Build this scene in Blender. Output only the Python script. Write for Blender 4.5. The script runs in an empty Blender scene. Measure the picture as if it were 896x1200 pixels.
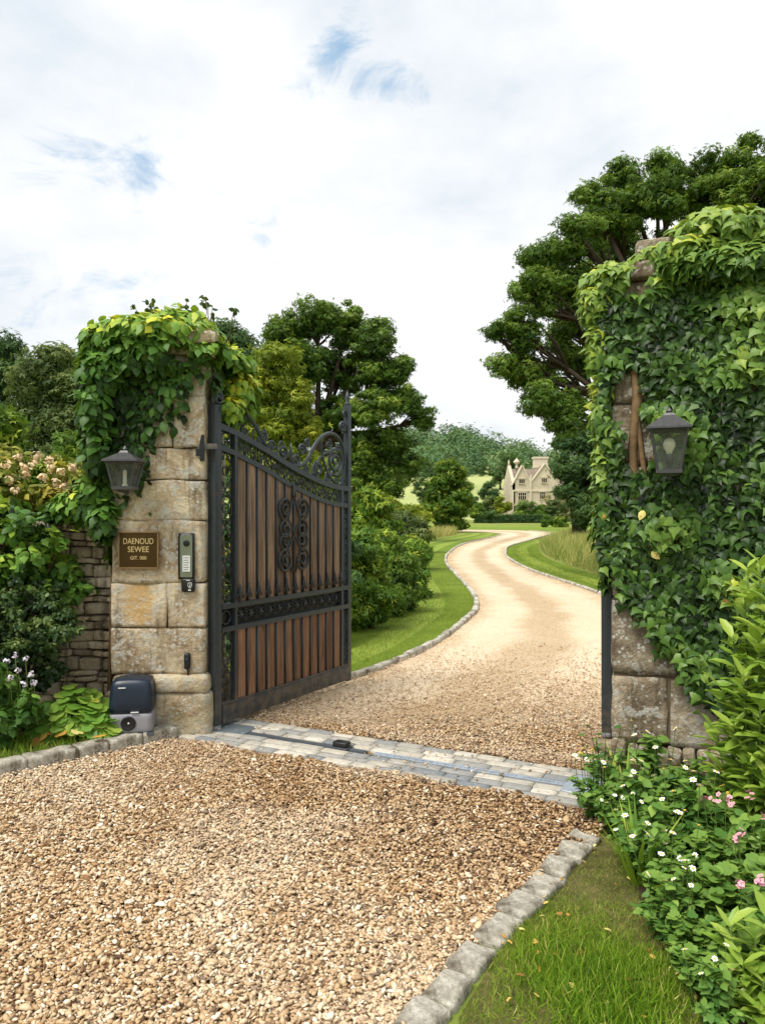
import bpy, math, random
import numpy as np
from mathutils import Vector, Matrix, noise as mnoise

rng = np.random.default_rng(11)
random.seed(11)
PI = math.pi
R = math.radians
SC = bpy.context.scene
COL = SC.collection
UP = np.array([0, 0, 1.0])


# ------------------------------------------------------------ scene graph
def tag(o, label=None, cat=None, group=None, kind=None):
    if label: o['label'] = label
    if cat: o['category'] = cat
    if group: o['group'] = group
    if kind: o['kind'] = kind
    return o


def thing(name, label, cat, loc=(0, 0, 0), rz=0.0, group=None):
    o = bpy.data.objects.new(name, None)
    o.empty_display_size = 0.2
    COL.objects.link(o)
    o.location = loc
    o.rotation_euler = (0, 0, rz)
    return tag(o, label, cat, group)


def link(name, me, mats, parent=None):
    o = bpy.data.objects.new(name, me)
    for m in (mats if isinstance(mats, (list, tuple)) else [mats]):
        me.materials.append(m)
    COL.objects.link(o)
    if parent: o.parent = parent
    return o


def children(o):
    return [c for c in bpy.data.objects if c.parent == o]


def copy_tree(o, parent=None):
    c = o.copy()
    COL.objects.link(c)
    c.parent = parent
    for ch in children(o):
        copy_tree(ch, c)
    return c


def place(o, loc, rz=0, s=1.0, label=None):
    o.location = loc
    o.rotation_euler = (0, 0, rz)
    o.scale = (s, s, s)
    if label: o['label'] = label
    return o


# eye at 1.6 m looking level along +Y; distances were measured off the photograph
def at(px, py, Y):
    return np.array([(px - 448) / 900 * Y, Y, 1.6 - (py - 600) / 900 * Y])


def gp(px, py, z=0.0):
    Y = (1.6 - z) * 900 / (py - 600)
    return np.array([(px - 448) / 900 * Y, Y, z])


# ------------------------------------------------------------ mesh helpers
def mesh_np(name, V, faces, tint=None, smooth=False, mi=None):
    me = bpy.data.meshes.new(name)
    V = np.asarray(V, dtype=np.float32)
    me.vertices.add(len(V))
    me.vertices.foreach_set('co', V.ravel())
    loops = np.concatenate([f.ravel() for f in faces]).astype(np.int32)
    sizes = np.concatenate([np.full(len(f), f.shape[1]) for f in faces])
    starts = np.concatenate([[0], np.cumsum(sizes)[:-1]]).astype(np.int32)
    me.loops.add(len(loops))
    me.loops.foreach_set('vertex_index', loops)
    me.polygons.add(len(sizes))
    me.polygons.foreach_set('loop_start', starts)
    if smooth:
        me.polygons.foreach_set('use_smooth', np.ones(len(sizes), dtype=bool))
    if mi is not None:
        me.polygons.foreach_set('material_index', np.asarray(mi, dtype=np.int32))
    me.update(calc_edges=True)
    if tint is not None:
        a = me.attributes.new('tint', 'FLOAT', 'FACE')
        a.data.foreach_set('value', np.asarray(tint, dtype=np.float32))
    return me


_cg = {}


def cube_grid(n):
    if n in _cg: return _cg[n]
    idx, V, F = {}, [], []

    def vid(p):
        k = tuple(round(c * 1000) for c in p)
        if k not in idx:
            idx[k] = len(V); V.append(p)
        return idx[k]
    t = np.linspace(-1, 1, n + 1)
    for ax in range(3):
        for sg in (-1, 1):
            for i in range(n):
                for j in range(n):
                    q = []
                    for (a, b) in ((i, j), (i + 1, j), (i + 1, j + 1), (i, j + 1)):
                        p = [0, 0, 0]
                        p[ax] = sg; p[(ax + 1) % 3] = t[a]; p[(ax + 2) % 3] = t[b]
                        q.append(vid(tuple(p)))
                    F.append(q if sg > 0 else q[::-1])
    _cg[n] = (np.array(V), F)
    return _cg[n]


def rotz(a):
    c, s = math.cos(a), math.sin(a)
    return np.array([[c, -s, 0], [s, c, 0], [0, 0, 1.0]])


class MB:
    def __init__(s):
        s.V, s.F, s.T, s.M = [], [], [], []

    def add(s, V, F, tint=0.5, mi=0):
        o = len(s.V)
        s.V.extend([tuple(map(float, v)) for v in V])
        for f in F:
            s.F.append([i + o for i in f]); s.T.append(tint); s.M.append(mi)

    def box(s, c, h, M=None, tint=0.5, mi=0):
        V, F = cube_grid(1)
        V = V * np.array(h)
        if M is not None: V = V @ np.array(M).T
        s.add(V + np.array(c), F, tint, mi)

    def rbox(s, c, h, r=0.01, M=None, amp=0.0, n=3, tint=0.5, mi=0, freq=6.0):
        V, F = cube_grid(n)
        h = np.array(h, float)
        # keep the edge loops near the rim
        P = np.sign(V) * (np.abs(V) ** 0.6) * h
        inner = np.maximum(h - r, h * 0.2)
        Q = np.clip(P, -inner, inner)
        D = P - Q
        L = np.linalg.norm(D, axis=1, keepdims=True)
        P = np.where(L > 1e-9, Q + D / np.maximum(L, 1e-9) * np.minimum(r, (h - inner).min()), P)
        if amp:
            o = random.random() * 90
            for k in range(len(P)):
                w = (P[k] + np.array(c)) * freq
                P[k] += amp * np.array(mnoise.noise_vector(Vector((w[0] + o, w[1], w[2]))))
        if M is not None: P = P @ np.array(M).T
        s.add(P + np.array(c), F, tint, mi)

    def tube(s, pts, rad, n=6, tint=0.5, mi=0, cap=True):
        pts = [np.array(p, float) for p in pts]
        m = len(pts)
        rad = [rad] * m if np.isscalar(rad) else rad
        base = len(s.V)
        a = None
        for i in range(m):
            d = pts[min(i + 1, m - 1)] - pts[max(i - 1, 0)]
            d = d / (np.linalg.norm(d) + 1e-9)
            if a is None:
                a = np.cross(d, [0, 0, 1.0]) if abs(d[2]) < .9 else np.cross(d, [0, 1.0, 0])
            else:
                a = a - d * a.dot(d)
            a = a / (np.linalg.norm(a) + 1e-9)
            b = np.cross(d, a)
            for k in range(n):
                t = 2 * PI * k / n
                s.V.append(tuple(pts[i] + rad[i] * (a * math.cos(t) + b * math.sin(t))))
        for i in range(m - 1):
            for k in range(n):
                k2 = (k + 1) % n
                s.F.append([base + i * n + k, base + i * n + k2, base + (i + 1) * n + k2, base + (i + 1) * n + k])
                s.T.append(tint); s.M.append(mi)
        if cap:
            s.F.append([base + k for k in range(n)][::-1]); s.T.append(tint); s.M.append(mi)
            s.F.append([base + (m - 1) * n + k for k in range(n)]); s.T.append(tint); s.M.append(mi)

    def bar(s, pts, hy, hw, tint=0.5):
        """flat bar swept in the XZ plane: half depth hy (along y), half width hw"""
        pts = [np.array(p, float) for p in pts]
        base = len(s.V); m = len(pts)
        for i in range(m):
            d = pts[min(i + 1, m - 1)] - pts[max(i - 1, 0)]
            d /= np.linalg.norm(d)
            nn = np.array([-d[2], 0, d[0]])
            for (a, b) in ((-1, -1), (1, -1), (1, 1), (-1, 1)):
                s.V.append(tuple(pts[i] + nn * hw * b + np.array([0, hy * a, 0])))
        for i in range(m - 1):
            for k in range(4):
                k2 = (k + 1) % 4
                s.F.append([base + i * 4 + k, base + i * 4 + k2, base + i * 4 + 4 + k2, base + i * 4 + 4 + k])
                s.T.append(tint); s.M.append(0)
        s.F.append([base + k for k in range(4)]); s.T.append(tint); s.M.append(0)
        s.F.append([base + (m - 1) * 4 + k for k in range(4)][::-1]); s.T.append(tint); s.M.append(0)

    def lathe(s, c, prof, n=16, M=None, tint=0.5, mi=0):
        V, F = [], []
        for (r, z) in prof:
            for k in range(n):
                t = 2 * PI * k / n
                V.append((r * math.cos(t), r * math.sin(t), z))
        for i in range(len(prof) - 1):
            for k in range(n):
                k2 = (k + 1) % n
                F.append([i * n + k, i * n + k2, (i + 1) * n + k2, (i + 1) * n + k])
        F.append([k for k in range(n)][::-1])
        F.append([(len(prof) - 1) * n + k for k in range(n)])
        V = np.array(V)
        if M is not None: V = V @ np.array(M).T
        s.add(V + np.array(c), F, tint, mi)

    def frustum(s, c, hb, ht, z0, z1, tint=0.5, mi=0):
        """hb, ht: (hx, hy) half sizes at z0 / z1"""
        V = []
        for (h, z) in ((hb, z0), (ht, z1)):
            for (a, b) in ((-1, -1), (1, -1), (1, 1), (-1, 1)):
                V.append((c[0] + a * h[0], c[1] + b * h[1], c[2] + z))
        s.add(V, [[3, 2, 1, 0], [4, 5, 6, 7]] + [[k, (k + 1) % 4, 4 + (k + 1) % 4, 4 + k] for k in range(4)], tint, mi)

    def poly(s, V, tint=0.5, mi=0):
        s.add(V, [list(range(len(V)))], tint, mi)

    def mesh(s, name, smooth=False):
        me = bpy.data.meshes.new(name)
        me.from_pydata(s.V, [], s.F)
        me.polygons.foreach_set('material_index', s.M)
        if smooth: me.polygons.foreach_set('use_smooth', [True] * len(s.F))
        a = me.attributes.new('tint', 'FLOAT', 'FACE')
        a.data.foreach_set('value', s.T)
        me.update()
        return me

    def build(s, name, mats, parent=None, smooth=False):
        return link(name, s.mesh(name, smooth), mats, parent)


# ------------------------------------------------------------ leaves
def ring_leaf(ring, c, cz):
    V = [(0, c, cz)] + ring
    n = len(ring)
    return np.array(V, float), [np.array([[0, 1 + k, 1 + (k + 1) % n] for k in range(n)])]


SHAPES = {
    'quad': (np.array([(0, 0, 0), (.36, .5, .08), (0, 1, -.05), (-.36, .5, .08)], float), [np.array([[0, 1, 2, 3]])]),
    'blade': (np.array([(-.5, 0, 0), (.5, 0, 0), (.35, .55, .04), (-.35, .55, .04), (0, 1, .2)], float) * np.array([.07, 1, 1]),
              [np.array([[0, 1, 2, 3]]), np.array([[3, 2, 4]])]),
    'fine': (np.array([(-.5, 0, 0), (.5, 0, 0), (.35, .55, .06), (-.35, .55, .06), (0, 1, .3)], float) * np.array([.028, 1, 1]),
             [np.array([[0, 1, 2, 3]]), np.array([[3, 2, 4]])]),
    'ivy': ring_leaf([(0, .06, .02), (.24, -.08, -.04), (.50, .12, -.13), (.33, .40, -.05), (.19, .56, -.06), (0, 1, -.2),
                      (-.19, .56, -.06), (-.33, .40, -.05), (-.50, .12, -.13), (-.24, -.08, -.04)], .36, .05),
    'ovate': ring_leaf([(0, 0, 0), (.22, .12, -.04), (.34, .38, -.07), (.24, .7, -.07), (0, 1, -.2),
                        (-.24, .7, -.07), (-.34, .38, -.07), (-.22, .12, -.04)], .4, .04),
    'lance': ring_leaf([(0, 0, 0), (.11, .15, .02), (.19, .45, .03), (.13, .78, -.02), (0, 1, -.12),
                        (-.13, .78, -.02), (-.19, .45, .03), (-.11, .15, .02)], .45, -.03),
    'round': ring_leaf([(0, .08, 0), (.26, -.04, -.02), (.48, .18, -.04), (.52, .5, -.03), (.34, .62, -.06), (.3, .86, -.06), (0, .96, -.1),
                        (-.3, .86, -.06), (-.34, .62, -.06), (-.52, .5, -.03), (-.48, .18, -.04), (-.26, -.04, -.02)], .38, -.06),
    'sprig': (np.array([(0, 0, 0), (.09, .35, .04), (0, 1, 0), (-.09, .35, .04),
                        (0, .15, 0), (.34, .5, .02), (.42, .72, -.03), (.22, .5, .04),
                        (-.34, .5, .02), (-.42, .72, -.03), (-.22, .5, .04)], float),
              [np.array([[0, 1, 2, 3], [4, 5, 6, 7], [4, 10, 9, 8]])]),
    'trio': (np.array([(0, 0, 0), (.16, .42, .06), (0, .95, -.08), (-.16, .42, .06),
                       (.05, .12, 0), (.42, .22, .05), (.72, .62, -.1), (.24, .46, .04),
                       (-.05, .12, 0), (-.24, .46, .04), (-.72, .62, -.1), (-.42, .22, .05)], float),
             [np.array([[0, 1, 2, 3], [4, 5, 6, 7], [8, 9, 10, 11]])]),
}


def nrm(A):
    return A / (np.linalg.norm(A, axis=-1, keepdims=True) + 1e-9)


def leaf_arrays(P, N, T, S, shape, tint):
    V0, F0 = SHAPES[shape]
    n, k = len(P), len(V0)
    N = nrm(N)
    T = nrm(T - N * (T * N).sum(1, keepdims=True))
    B = np.cross(T, N)
    S = np.broadcast_to(np.asarray(S, float), (n,))
    curl = rng.uniform(.4, 1.8, n)
    V = P[:, None] + S[:, None, None] * (V0[None, :, 0:1] * B[:, None] + V0[None, :, 1:2] * T[:, None]
                                         + V0[None, :, 2:3] * N[:, None] * curl[:, None, None])
    off = (np.arange(n) * k)[:, None, None]
    faces, tn = [], []
    for f in F0:
        faces.append((f[None] + off).reshape(-1, f.shape[1]))
        tn.append(np.repeat(tint, len(f)))
    return V.reshape(-1, 3), faces, np.concatenate(tn)


def leaf_obj(name, P, N, T, S, shape, tint, mat, parent=None):
    V, F, t = leaf_arrays(np.asarray(P, float), np.asarray(N, float), np.asarray(T, float), S, shape, np.clip(tint, 0, 1))
    return link(name, mesh_np(name, V, F, t), mat, parent)


def rdir(n):
    return nrm(rng.normal(size=(n, 3)))


def crown_data(C, RR, tc, n, up=.5, jit=.55, fill=.55):
    C, RR, tc = np.asarray(C), np.asarray(RR), np.asarray(tc)
    w = RR[:, 0] ** 2
    i = rng.choice(len(C), n, p=w / w.sum())
    d = rdir(n)
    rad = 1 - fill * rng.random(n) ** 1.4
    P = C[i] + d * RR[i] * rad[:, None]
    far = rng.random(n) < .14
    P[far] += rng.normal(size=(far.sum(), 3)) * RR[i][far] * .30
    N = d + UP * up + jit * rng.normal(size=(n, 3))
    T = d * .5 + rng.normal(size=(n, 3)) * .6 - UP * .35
    t = tc[i] + .10 * rng.normal(size=n) + .16 * d[:, 2] * rad  # upper leaves tinted lighter: bright crown tops put into the colour
    return P, N, T, t


def clumps_of(lobes, n, rmin, rmax, flat=.72, inner=.5):
    """lobes: list of (centre, (rx, ry, rz)); ragged tufts of many sizes spread through and a little beyond each lobe"""
    C, RR, tc, own = [], [], [], []
    w = np.array([(r[0] * r[2]) for _, r in lobes]); w = w / w.sum()
    for li, (c, r) in enumerate(lobes):
        k = max(3, int(round(n * w[li])))
        d = rdir(k)
        base = rng.uniform(-.08, .08)
        for q in range(k):
            rad = inner + (1.06 - inner) * rng.random() ** .7
            cr = rmin + (rmax - rmin) * rng.random() ** 1.6
            C.append(np.array(c) + d[q] * np.maximum(np.array(r) - cr * .5, .05) * rad)
            RR.append(cr * np.array([rng.uniform(.7, 1.35), rng.uniform(.7, 1.35), rng.uniform(.6, 1.1) * flat]))
            tc.append(rng.uniform(.26, .70) + base); own.append(li)
    return C, RR, tc, own


def tree(name, label, base, lobes, mat, bark, nclump=60, cr=(.6, 1.1), nleaf=9000, size=.2, shape='trio',
         trunk_r=.25, fork=None, cat='tree', group=None, up=.5, inner=.45, lean=(0, 0), part='crown', stem='trunk', jit=.55, fill=.55, flat=.72):
    base = np.array(base, float)
    root = thing(name, label, cat, tuple(base), 0, group)
    L = [(np.array(c) - base, (r if hasattr(r, '__len__') else (r, r, r))) for c, r in lobes]
    C, RR, tc, own = clumps_of(L, nclump, cr[0], cr[1], inner=inner, flat=flat)
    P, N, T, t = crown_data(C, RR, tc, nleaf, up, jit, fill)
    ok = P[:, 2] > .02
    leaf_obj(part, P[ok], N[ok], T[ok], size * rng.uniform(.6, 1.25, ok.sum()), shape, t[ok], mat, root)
    # trunk and limbs
    m = MB()
    zc = np.mean([c[2] for c, r in L])
    fork = fork if fork is not None else zc * .45
    f = np.array([lean[0], lean[1], fork])
    top = np.mean([c for c, r in L], axis=0)
    mid = f * .5 + np.array([rng.normal() * .04 * fork, 0, 0])
    m.tube([(0, 0, -.05), (0, 0, .12 * fork), mid, f, f * .4 + top * .6], [trunk_r * 1.5, trunk_r * 1.1, trunk_r * .9, trunk_r * .8, trunk_r * .35], 9)
    for li, (c, r) in enumerate(L):
        s0 = f * (1 - .15 * rng.random()) + np.array([0, 0, 0])
        q = (s0 + c) / 2 + rng.normal(size=3) * .07 * np.linalg.norm(c - s0) + UP * .05 * fork
        m.tube([s0, s0 * .5 + q * .5 + UP * .03 * fork, q, c], [trunk_r * .5, trunk_r * .38, trunk_r * .28, trunk_r * .14], 6)
        mine = [k for k in range(len(C)) if own[k] == li]
        random.shuffle(mine)
        for k in mine[:14]:
            e = C[k]
            st = q * .5 + c * .5 if random.random() < .5 else c
            mm = (st + e) / 2 + rng.normal(size=3) * .1 * np.linalg.norm(e - st)
            m.tube([st, mm, e], [trunk_r * .15, trunk_r * .09, trunk_r * .03], 5)
    m.build(stem, bark, root, True)
    return root


# ------------------------------------------------------------ node helpers
def newmat(name):
    m = bpy.data.materials.new(name)
    m.use_nodes = True
    m.node_tree.nodes.clear()
    return m


class G:
    def __init__(s, tree): s.t = tree

    def n(s, typ, ins=None, **props):
        nd = s.t.nodes.new(typ)
        for k, v in props.items(): setattr(nd, k, v)
        for k, v in (ins or {}).items():
            sock = nd.inputs[k]
            if isinstance(v, bpy.types.NodeSocket): s.t.links.new(v, sock)
            else: sock.default_value = v
        return nd

    def math(s, op, a, b=0.0, clamp=False):
        return s.n('ShaderNodeMath', {0: a, 1: b}, operation=op, use_clamp=clamp).outputs[0]

    def mix(s, fac, a, b, mode='MIX'):
        q = s.n('ShaderNodeMix', {0: fac, 6: a, 7: b}, data_type='RGBA', blend_type=mode)
        return q.outputs[2]

    def noise(s, vec, scale, detail=4, rough=.55, dist=0.0):
        return s.n('ShaderNodeTexNoise', {'Vector': vec, 'Scale': scale, 'Detail': detail, 'Roughness': rough, 'Distortion': dist}).outputs['Fac']

    def ramp(s, fac, stops):
        q = s.n('ShaderNodeValToRGB', {0: fac})
        e = q.color_ramp.elements
        while len(e) < len(stops): e.new(.5)
        for k, (p, c) in enumerate(stops):
            e[k].position = p
            e[k].color = (c, c, c, 1) if np.isscalar(c) else (*c, 1)
        return q.outputs[0]

    def sstep(s, v, a, b):
        return s.n('ShaderNodeMapRange', {0: v, 1: a, 2: b, 3: 0.0, 4: 1.0}, interpolation_type='SMOOTHSTEP').outputs[0]

    def scale(s, vec, sc):
        return s.n('ShaderNodeMapping', {'Vector': vec, 'Scale': sc}).outputs[0]


def c4(c): return (c[0], c[1], c[2], 1)


def finish(g, col, rough=.7, bump=None, bs=.3, bd=.01, spec=.3, metal=0.0, extra=None):
    ins = {'Base Color': col if isinstance(col, bpy.types.NodeSocket) else c4(col), 'Roughness': rough, 'Metallic': metal, 'Specular IOR Level': spec}
    if bump is not None:
        ins['Normal'] = g.n('ShaderNodeBump', {'Height': bump, 'Strength': bs, 'Distance': bd}).outputs[0]
    ins.update(extra or {})
    p = g.n('ShaderNodeBsdfPrincipled', ins)
    g.n('ShaderNodeOutputMaterial', {0: p.outputs[0]})
    return p


def leaf_mat(name, stops, trans=.3, rough=.5, spec=.25, tcol=None, nscale=0, gain=1.0):
    m = newmat(name); g = G(m.node_tree)
    t = g.n('ShaderNodeAttribute', attribute_name='tint').outputs['Fac']
    if nscale:
        oc = g.n('ShaderNodeTexCoord').outputs['Object']
        t = g.math('ADD', t, g.math('MULTIPLY', g.math('SUBTRACT', g.noise(oc, nscale, 3), .5), .5))
    stops = [(p_, (min(.8, c_[0] * 1.65 * gain), min(.8, c_[1] * 1.5 * gain), min(.8, c_[2] * 1.3 * gain))) for p_, c_ in stops]
    col = g.ramp(t, stops)
    p = g.n('ShaderNodeBsdfPrincipled', {'Base Color': col, 'Roughness': rough, 'Specular IOR Level': spec})
    tc = g.mix(.6, col, c4(tcol or (.22, .32, .03)))
    tr = g.n('ShaderNodeBsdfTranslucent', {'Color': tc})
    mx = g.n('ShaderNodeMixShader', {0: trans, 1: p.outputs[0], 2: tr.outputs[0]})
    g.n('ShaderNodeOutputMaterial', {0: mx.outputs[0]})
    return m


def plain(name, col, rough=.6, metal=0.0, spec=.3, var=.25, nscale=12, bump=0.0, bscale=60):
    m = newmat(name); g = G(m.node_tree)
    oc = g.n('ShaderNodeTexCoord').outputs['Object']
    f = g.noise(oc, nscale, 5)
    c = g.mix(f, c4([x * (1 - var) for x in col]), c4([min(1, x * (1 + var)) for x in col]))
    rr = g.math('ADD', g.math('MULTIPLY', g.noise(oc, nscale * 2, 3), .25), rough - .12)
    finish(g, c, rr, g.noise(oc, bscale, 4) if bump else None, bump, .004, spec, metal)
    return m

# ------------------------------------------------------------ materials
def stone_mat(name, ca, cb, lichen=.5, ochre=None, moss=.4, tint=False, sc=1.0):
    m = newmat(name); g = G(m.node_tree)
    oc = g.n('ShaderNodeTexCoord').outputs['Object']
    xyz = g.n('ShaderNodeSeparateXYZ', {0: oc})
    z = xyz.outputs[2]
    big = g.ramp(g.noise(oc, 2.1 * sc, 7, .66, .8), [(.38, 0.0), (.60, 1.0)])
    col = g.mix(big, c4(ca), c4(cb))
    fine = g.noise(oc, 38 * sc, 6, .7)
    col = g.mix(.55, col, g.ramp(fine, [(.25, (.22, .2, .18)), (.7, (.85, .84, .8))]), 'OVERLAY')
    if tint:
        t = g.n('ShaderNodeAttribute', attribute_name='tint').outputs['Fac']
        col = g.mix(1.0, col, g.ramp(t, [(0, .45), (1, 1.25)]), 'MULTIPLY')
    else:
        t = g.n('ShaderNodeAttribute', attribute_name='tint').outputs['Fac']
        col = g.mix(1.0, col, g.ramp(t, [(0, .80), (1, 1.10)]), 'MULTIPLY')
    # dark weathering streaks
    st = g.noise(g.scale(oc, (7, 7, .9)), 1.6, 5, .6, .4)
    col = g.mix(g.math('MULTIPLY', g.sstep(st, .50, .68), .72), col, c4((.09, .065, .04)))
    if ochre is not None:
        q = g.n('ShaderNodeVectorMath', {0: oc, 1: ochre[0]}, operation='SUBTRACT').outputs[0]
        q = g.n('ShaderNodeVectorMath', {0: q, 1: ochre[1]}, operation='DIVIDE').outputs[0]
        ln = g.n('ShaderNodeVectorMath', {0: q}, operation='LENGTH').outputs['Value']
        ln = g.math('ADD', ln, g.math('MULTIPLY', g.math('SUBTRACT', g.noise(oc, 11, 5, .65), .5), 1.5))
        k = g.math('SUBTRACT', 1.0, g.sstep(ln, .55, 1.05))
        col = g.mix(g.math('MULTIPLY', k, .85), col, g.mix(g.noise(oc, 16, 4), c4((.66, .34, .06)), c4((.66, .52, .30))))
    if lichen:
        mask = g.noise(oc, 3.1 * sc, 3, .5)
        vor = g.n('ShaderNodeTexVoronoi', {'Vector': oc, 'Scale': 26 * sc, 'Randomness': 1.0}).outputs['Distance']
        v = g.math('ADD', vor, g.math('MULTIPLY', g.noise(oc, 45 * sc, 4, .7), .55))
        blob = g.math('SUBTRACT', 1.0, g.sstep(v, .50, .60))
        mk = g.sstep(mask, .58 - lichen * .16, .66 - lichen * .12)
        pat = g.sstep(g.noise(oc, 9 * sc, 6, .72, .8), .60 - lichen * .06, .66 - lichen * .06)
        k = g.math('MAXIMUM', g.math('MULTIPLY', blob, mk), g.math('MULTIPLY', pat, .75))
        col = g.mix(g.math('MULTIPLY', k, .9), col, g.mix(g.noise(oc, 60, 3), c4((.42, .41, .35)), c4((.74, .72, .64))))
    if moss:
        k = g.math('MULTIPLY', g.math('SUBTRACT', 1.0, g.sstep(z, .1, .75)), g.sstep(g.noise(oc, 5, 5, .65), .35, .65))
        col = g.mix(g.math('MULTIPLY', k, moss), col, c4((.13, .115, .035)))
    h = g.math('ADD', g.noise(oc, 13 * sc, 8, .68), g.math('MULTIPLY', fine, .4))
    finish(g, col, .9, h, 1.0, .032, .15)
    return m


M = {}
M['pillar_stone'] = stone_mat('weathered_sandstone', (.32, .235, .145), (.68, .57, .40), 1.2, ((-.14, -.36, .93), (.12, .2, .19)), .55)
M['ivy_pillar_stone'] = stone_mat('lichened_stone', (.17, .13, .09), (.46, .39, .28), 1.25, None, .35)
M['rubble'] = stone_mat('dry_stone', (.50, .40, .27), (.82, .70, .52), .25, None, .3, True)
M['kerb_stone'] = stone_mat('kerb_stone', (.29, .265, .21), (.64, .605, .52), .45, None, 0, False, 1.6)
M['mortar'] = plain('dark_mortar', (.13, .10, .065), .95, 0, .1)
M['iron'] = plain('blackened_iron', (.036, .046, .052), .36, .3, .5, .3, 30, .25, 90)
m = newmat('weathered_iron'); g = G(m.node_tree)
oc = g.n('ShaderNodeTexCoord').outputs['Object']
col = g.mix(g.noise(oc, 26, 5), c4((.026, .034, .039)), c4((.058, .070, .078)))
rust = g.math('MULTIPLY', g.sstep(g.noise(oc, 9, 7, .72, .5), .58, .68), .55)
col = g.mix(rust, col, c4((.105, .062, .036)))
dz = g.n('ShaderNodeSeparateXYZ', {0: oc}).outputs[2]
dust = g.math('MULTIPLY', g.math('SUBTRACT', 1.0, g.sstep(dz, .04, .45)), g.sstep(g.noise(oc, 12, 6, .7), .35, .7))
col = g.mix(g.math('MULTIPLY', dust, .5), col, c4((.26, .20, .13)))
finish(g, col, g.math('ADD', g.math('MULTIPLY', g.noise(oc, 40, 4), .35), .22), g.noise(oc, 95, 4), .3, .004, .5, .25)
M['iron'] = m
M['iron_dull'] = plain('forged_iron', (.042, .047, .048), .42, .4, .5, .4, 30, .35, 120)
M['bronze'] = plain('bronze_plate', (.075, .042, .012), .42, .75, .5, .25, 25)
M['bronze_rim'] = plain('bronze_rim', (.32, .2, .1), .35, .8, .5)
M['gilt'] = plain('gilt_lettering', (.72, .55, .26), .4, .25, .5, .12)
M['black_plastic'] = plain('black_plastic', (.008, .008, .009), .4, 0, .45, .1)
M['panel_green'] = plain('green_grey_metal', (.20, .225, .155), .4, .5, .5, .12)
M['label_white'] = plain('white_label', (.72, .74, .72), .5, 0, .3, .06)
M['label_grey'] = plain('grey_print', (.22, .23, .23), .6)
M['navy_plastic'] = plain('navy_plastic', (.006, .016, .034), .38, 0, .5, .2, 8)
M['grey_plastic'] = plain('grey_plastic', (.26, .26, .28), .5, 0, .4, .12, 8)
M['lead'] = plain('grey_lamp_metal', (.085, .085, .088), .45, .45, .5, .3, 25, .3)
M['cream_bulb'] = plain('cream_bulb', (.85, .8, .62), .25, 0, .5, .04)
M['slate'] = plain('slate_plate', (.14, .165, .18), .55, .2, .4, .25, 14, .3)
M['steel'] = plain('galvanised_steel', (.42, .47, .52), .42, .5, .5, .3, 18, .2)
M['dark_steel'] = plain('dark_channel', (.10, .115, .13), .5, .4, .4, .3, 20)
M['soil'] = plain('garden_soil', (.045, .03, .018), .95, 0, .1, .5, 14, 1.0, 40)
M['bark'] = plain('tree_bark', (.05, .037, .026), .95, 0, .1, .5, 9, 1.0, 25)
M['bark_grey'] = plain('pale_bark', (.13, .11, .08), .95, 0, .1, .4, 9, 1.0, 25)
M['vine_wood'] = plain('ivy_wood', (.20, .13, .07), .9, 0, .1, .5, 18, 1.0, 50)
M['stem_green'] = plain('green_stem', (.10, .16, .035), .6, 0, .2)
M['house_stone'] = plain('cotswold_stone', (.58, .50, .37), .9, 0, .1, .32, 1.1)
M['house_trim'] = plain('pale_dressed_stone', (.68, .59, .44), .9, 0, .1, .12, 1.2)
M['house_roof'] = plain('stone_roof_tiles', (.235, .195, .155), .9, 0, .1, .35, 1.6)
M['window_dark'] = plain('dark_window_glass', (.016, .016, .015), .5, 0, .15)
M['petal_white'] = plain('white_petals', (.82, .82, .76), .6, 0, .2, .08)
M['petal_pink'] = plain('pink_petals', (.74, .36, .42), .6, 0, .2, .35, 40)
M['petal_pale'] = plain('lilac_white_petals', (.68, .64, .70), .6, 0, .2, .12, 40)
M['petal_yellow'] = plain('yellow_petals', (.75, .50, .05), .6, 0, .2, .2, 40)
M['petal_cream'] = plain('cream_peach_petals', (.78, .58, .36), .6, 0, .2, .3, 8)

m = newmat('lamp_glass'); g = G(m.node_tree)
oc = g.n('ShaderNodeTexCoord').outputs['Object']
tr = g.n('ShaderNodeBsdfTransparent', {'Color': (.90, .93, .90, 1)})
df = g.n('ShaderNodeBsdfPrincipled', {'Base Color': (.20, .21, .19, 1), 'Roughness': .12, 'Specular IOR Level': .8})
k = g.math('ADD', g.math('MULTIPLY', g.noise(oc, 14, 4), .30), .06)
mx = g.n('ShaderNodeMixShader', {0: k, 1: tr.outputs[0], 2: df.outputs[0]})
g.n('ShaderNodeOutputMaterial', {0: mx.outputs[0]})
M['lamp_glass'] = m


def wood_mat(name, ca, cb, cc):
    m = newmat(name); g = G(m.node_tree)
    oc = g.n('ShaderNodeTexCoord').outputs['Object']
    t = g.n('ShaderNodeAttribute', attribute_name='tint').outputs['Fac']
    grain = g.noise(g.scale(oc, (60, 60, 2.4)), 1.0, 6, .62, .4)
    col = g.ramp(grain, [(.28, ca), (.5, cb), (.72, cc)])
    col = g.mix(1.0, col, g.ramp(t, [(0, .6), (1, 1.3)]), 'MULTIPLY')
    stain = g.noise(g.scale(oc, (9, 9, 1.2)), 1.0, 4)
    col = g.mix(g.math('MULTIPLY', g.sstep(stain, .5, .75), .6), col, c4((.035, .02, .012)))
    finish(g, col, .62, grain, .35, .004, .3)
    return m


M['board'] = wood_mat('weathered_oak_board', (.07, .04, .024), (.22, .14, .088), (.40, .285, .19))
M['board_red'] = wood_mat('reddish_oak_board', (.07, .033, .017), (.21, .108, .058), (.36, .215, .125))

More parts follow.
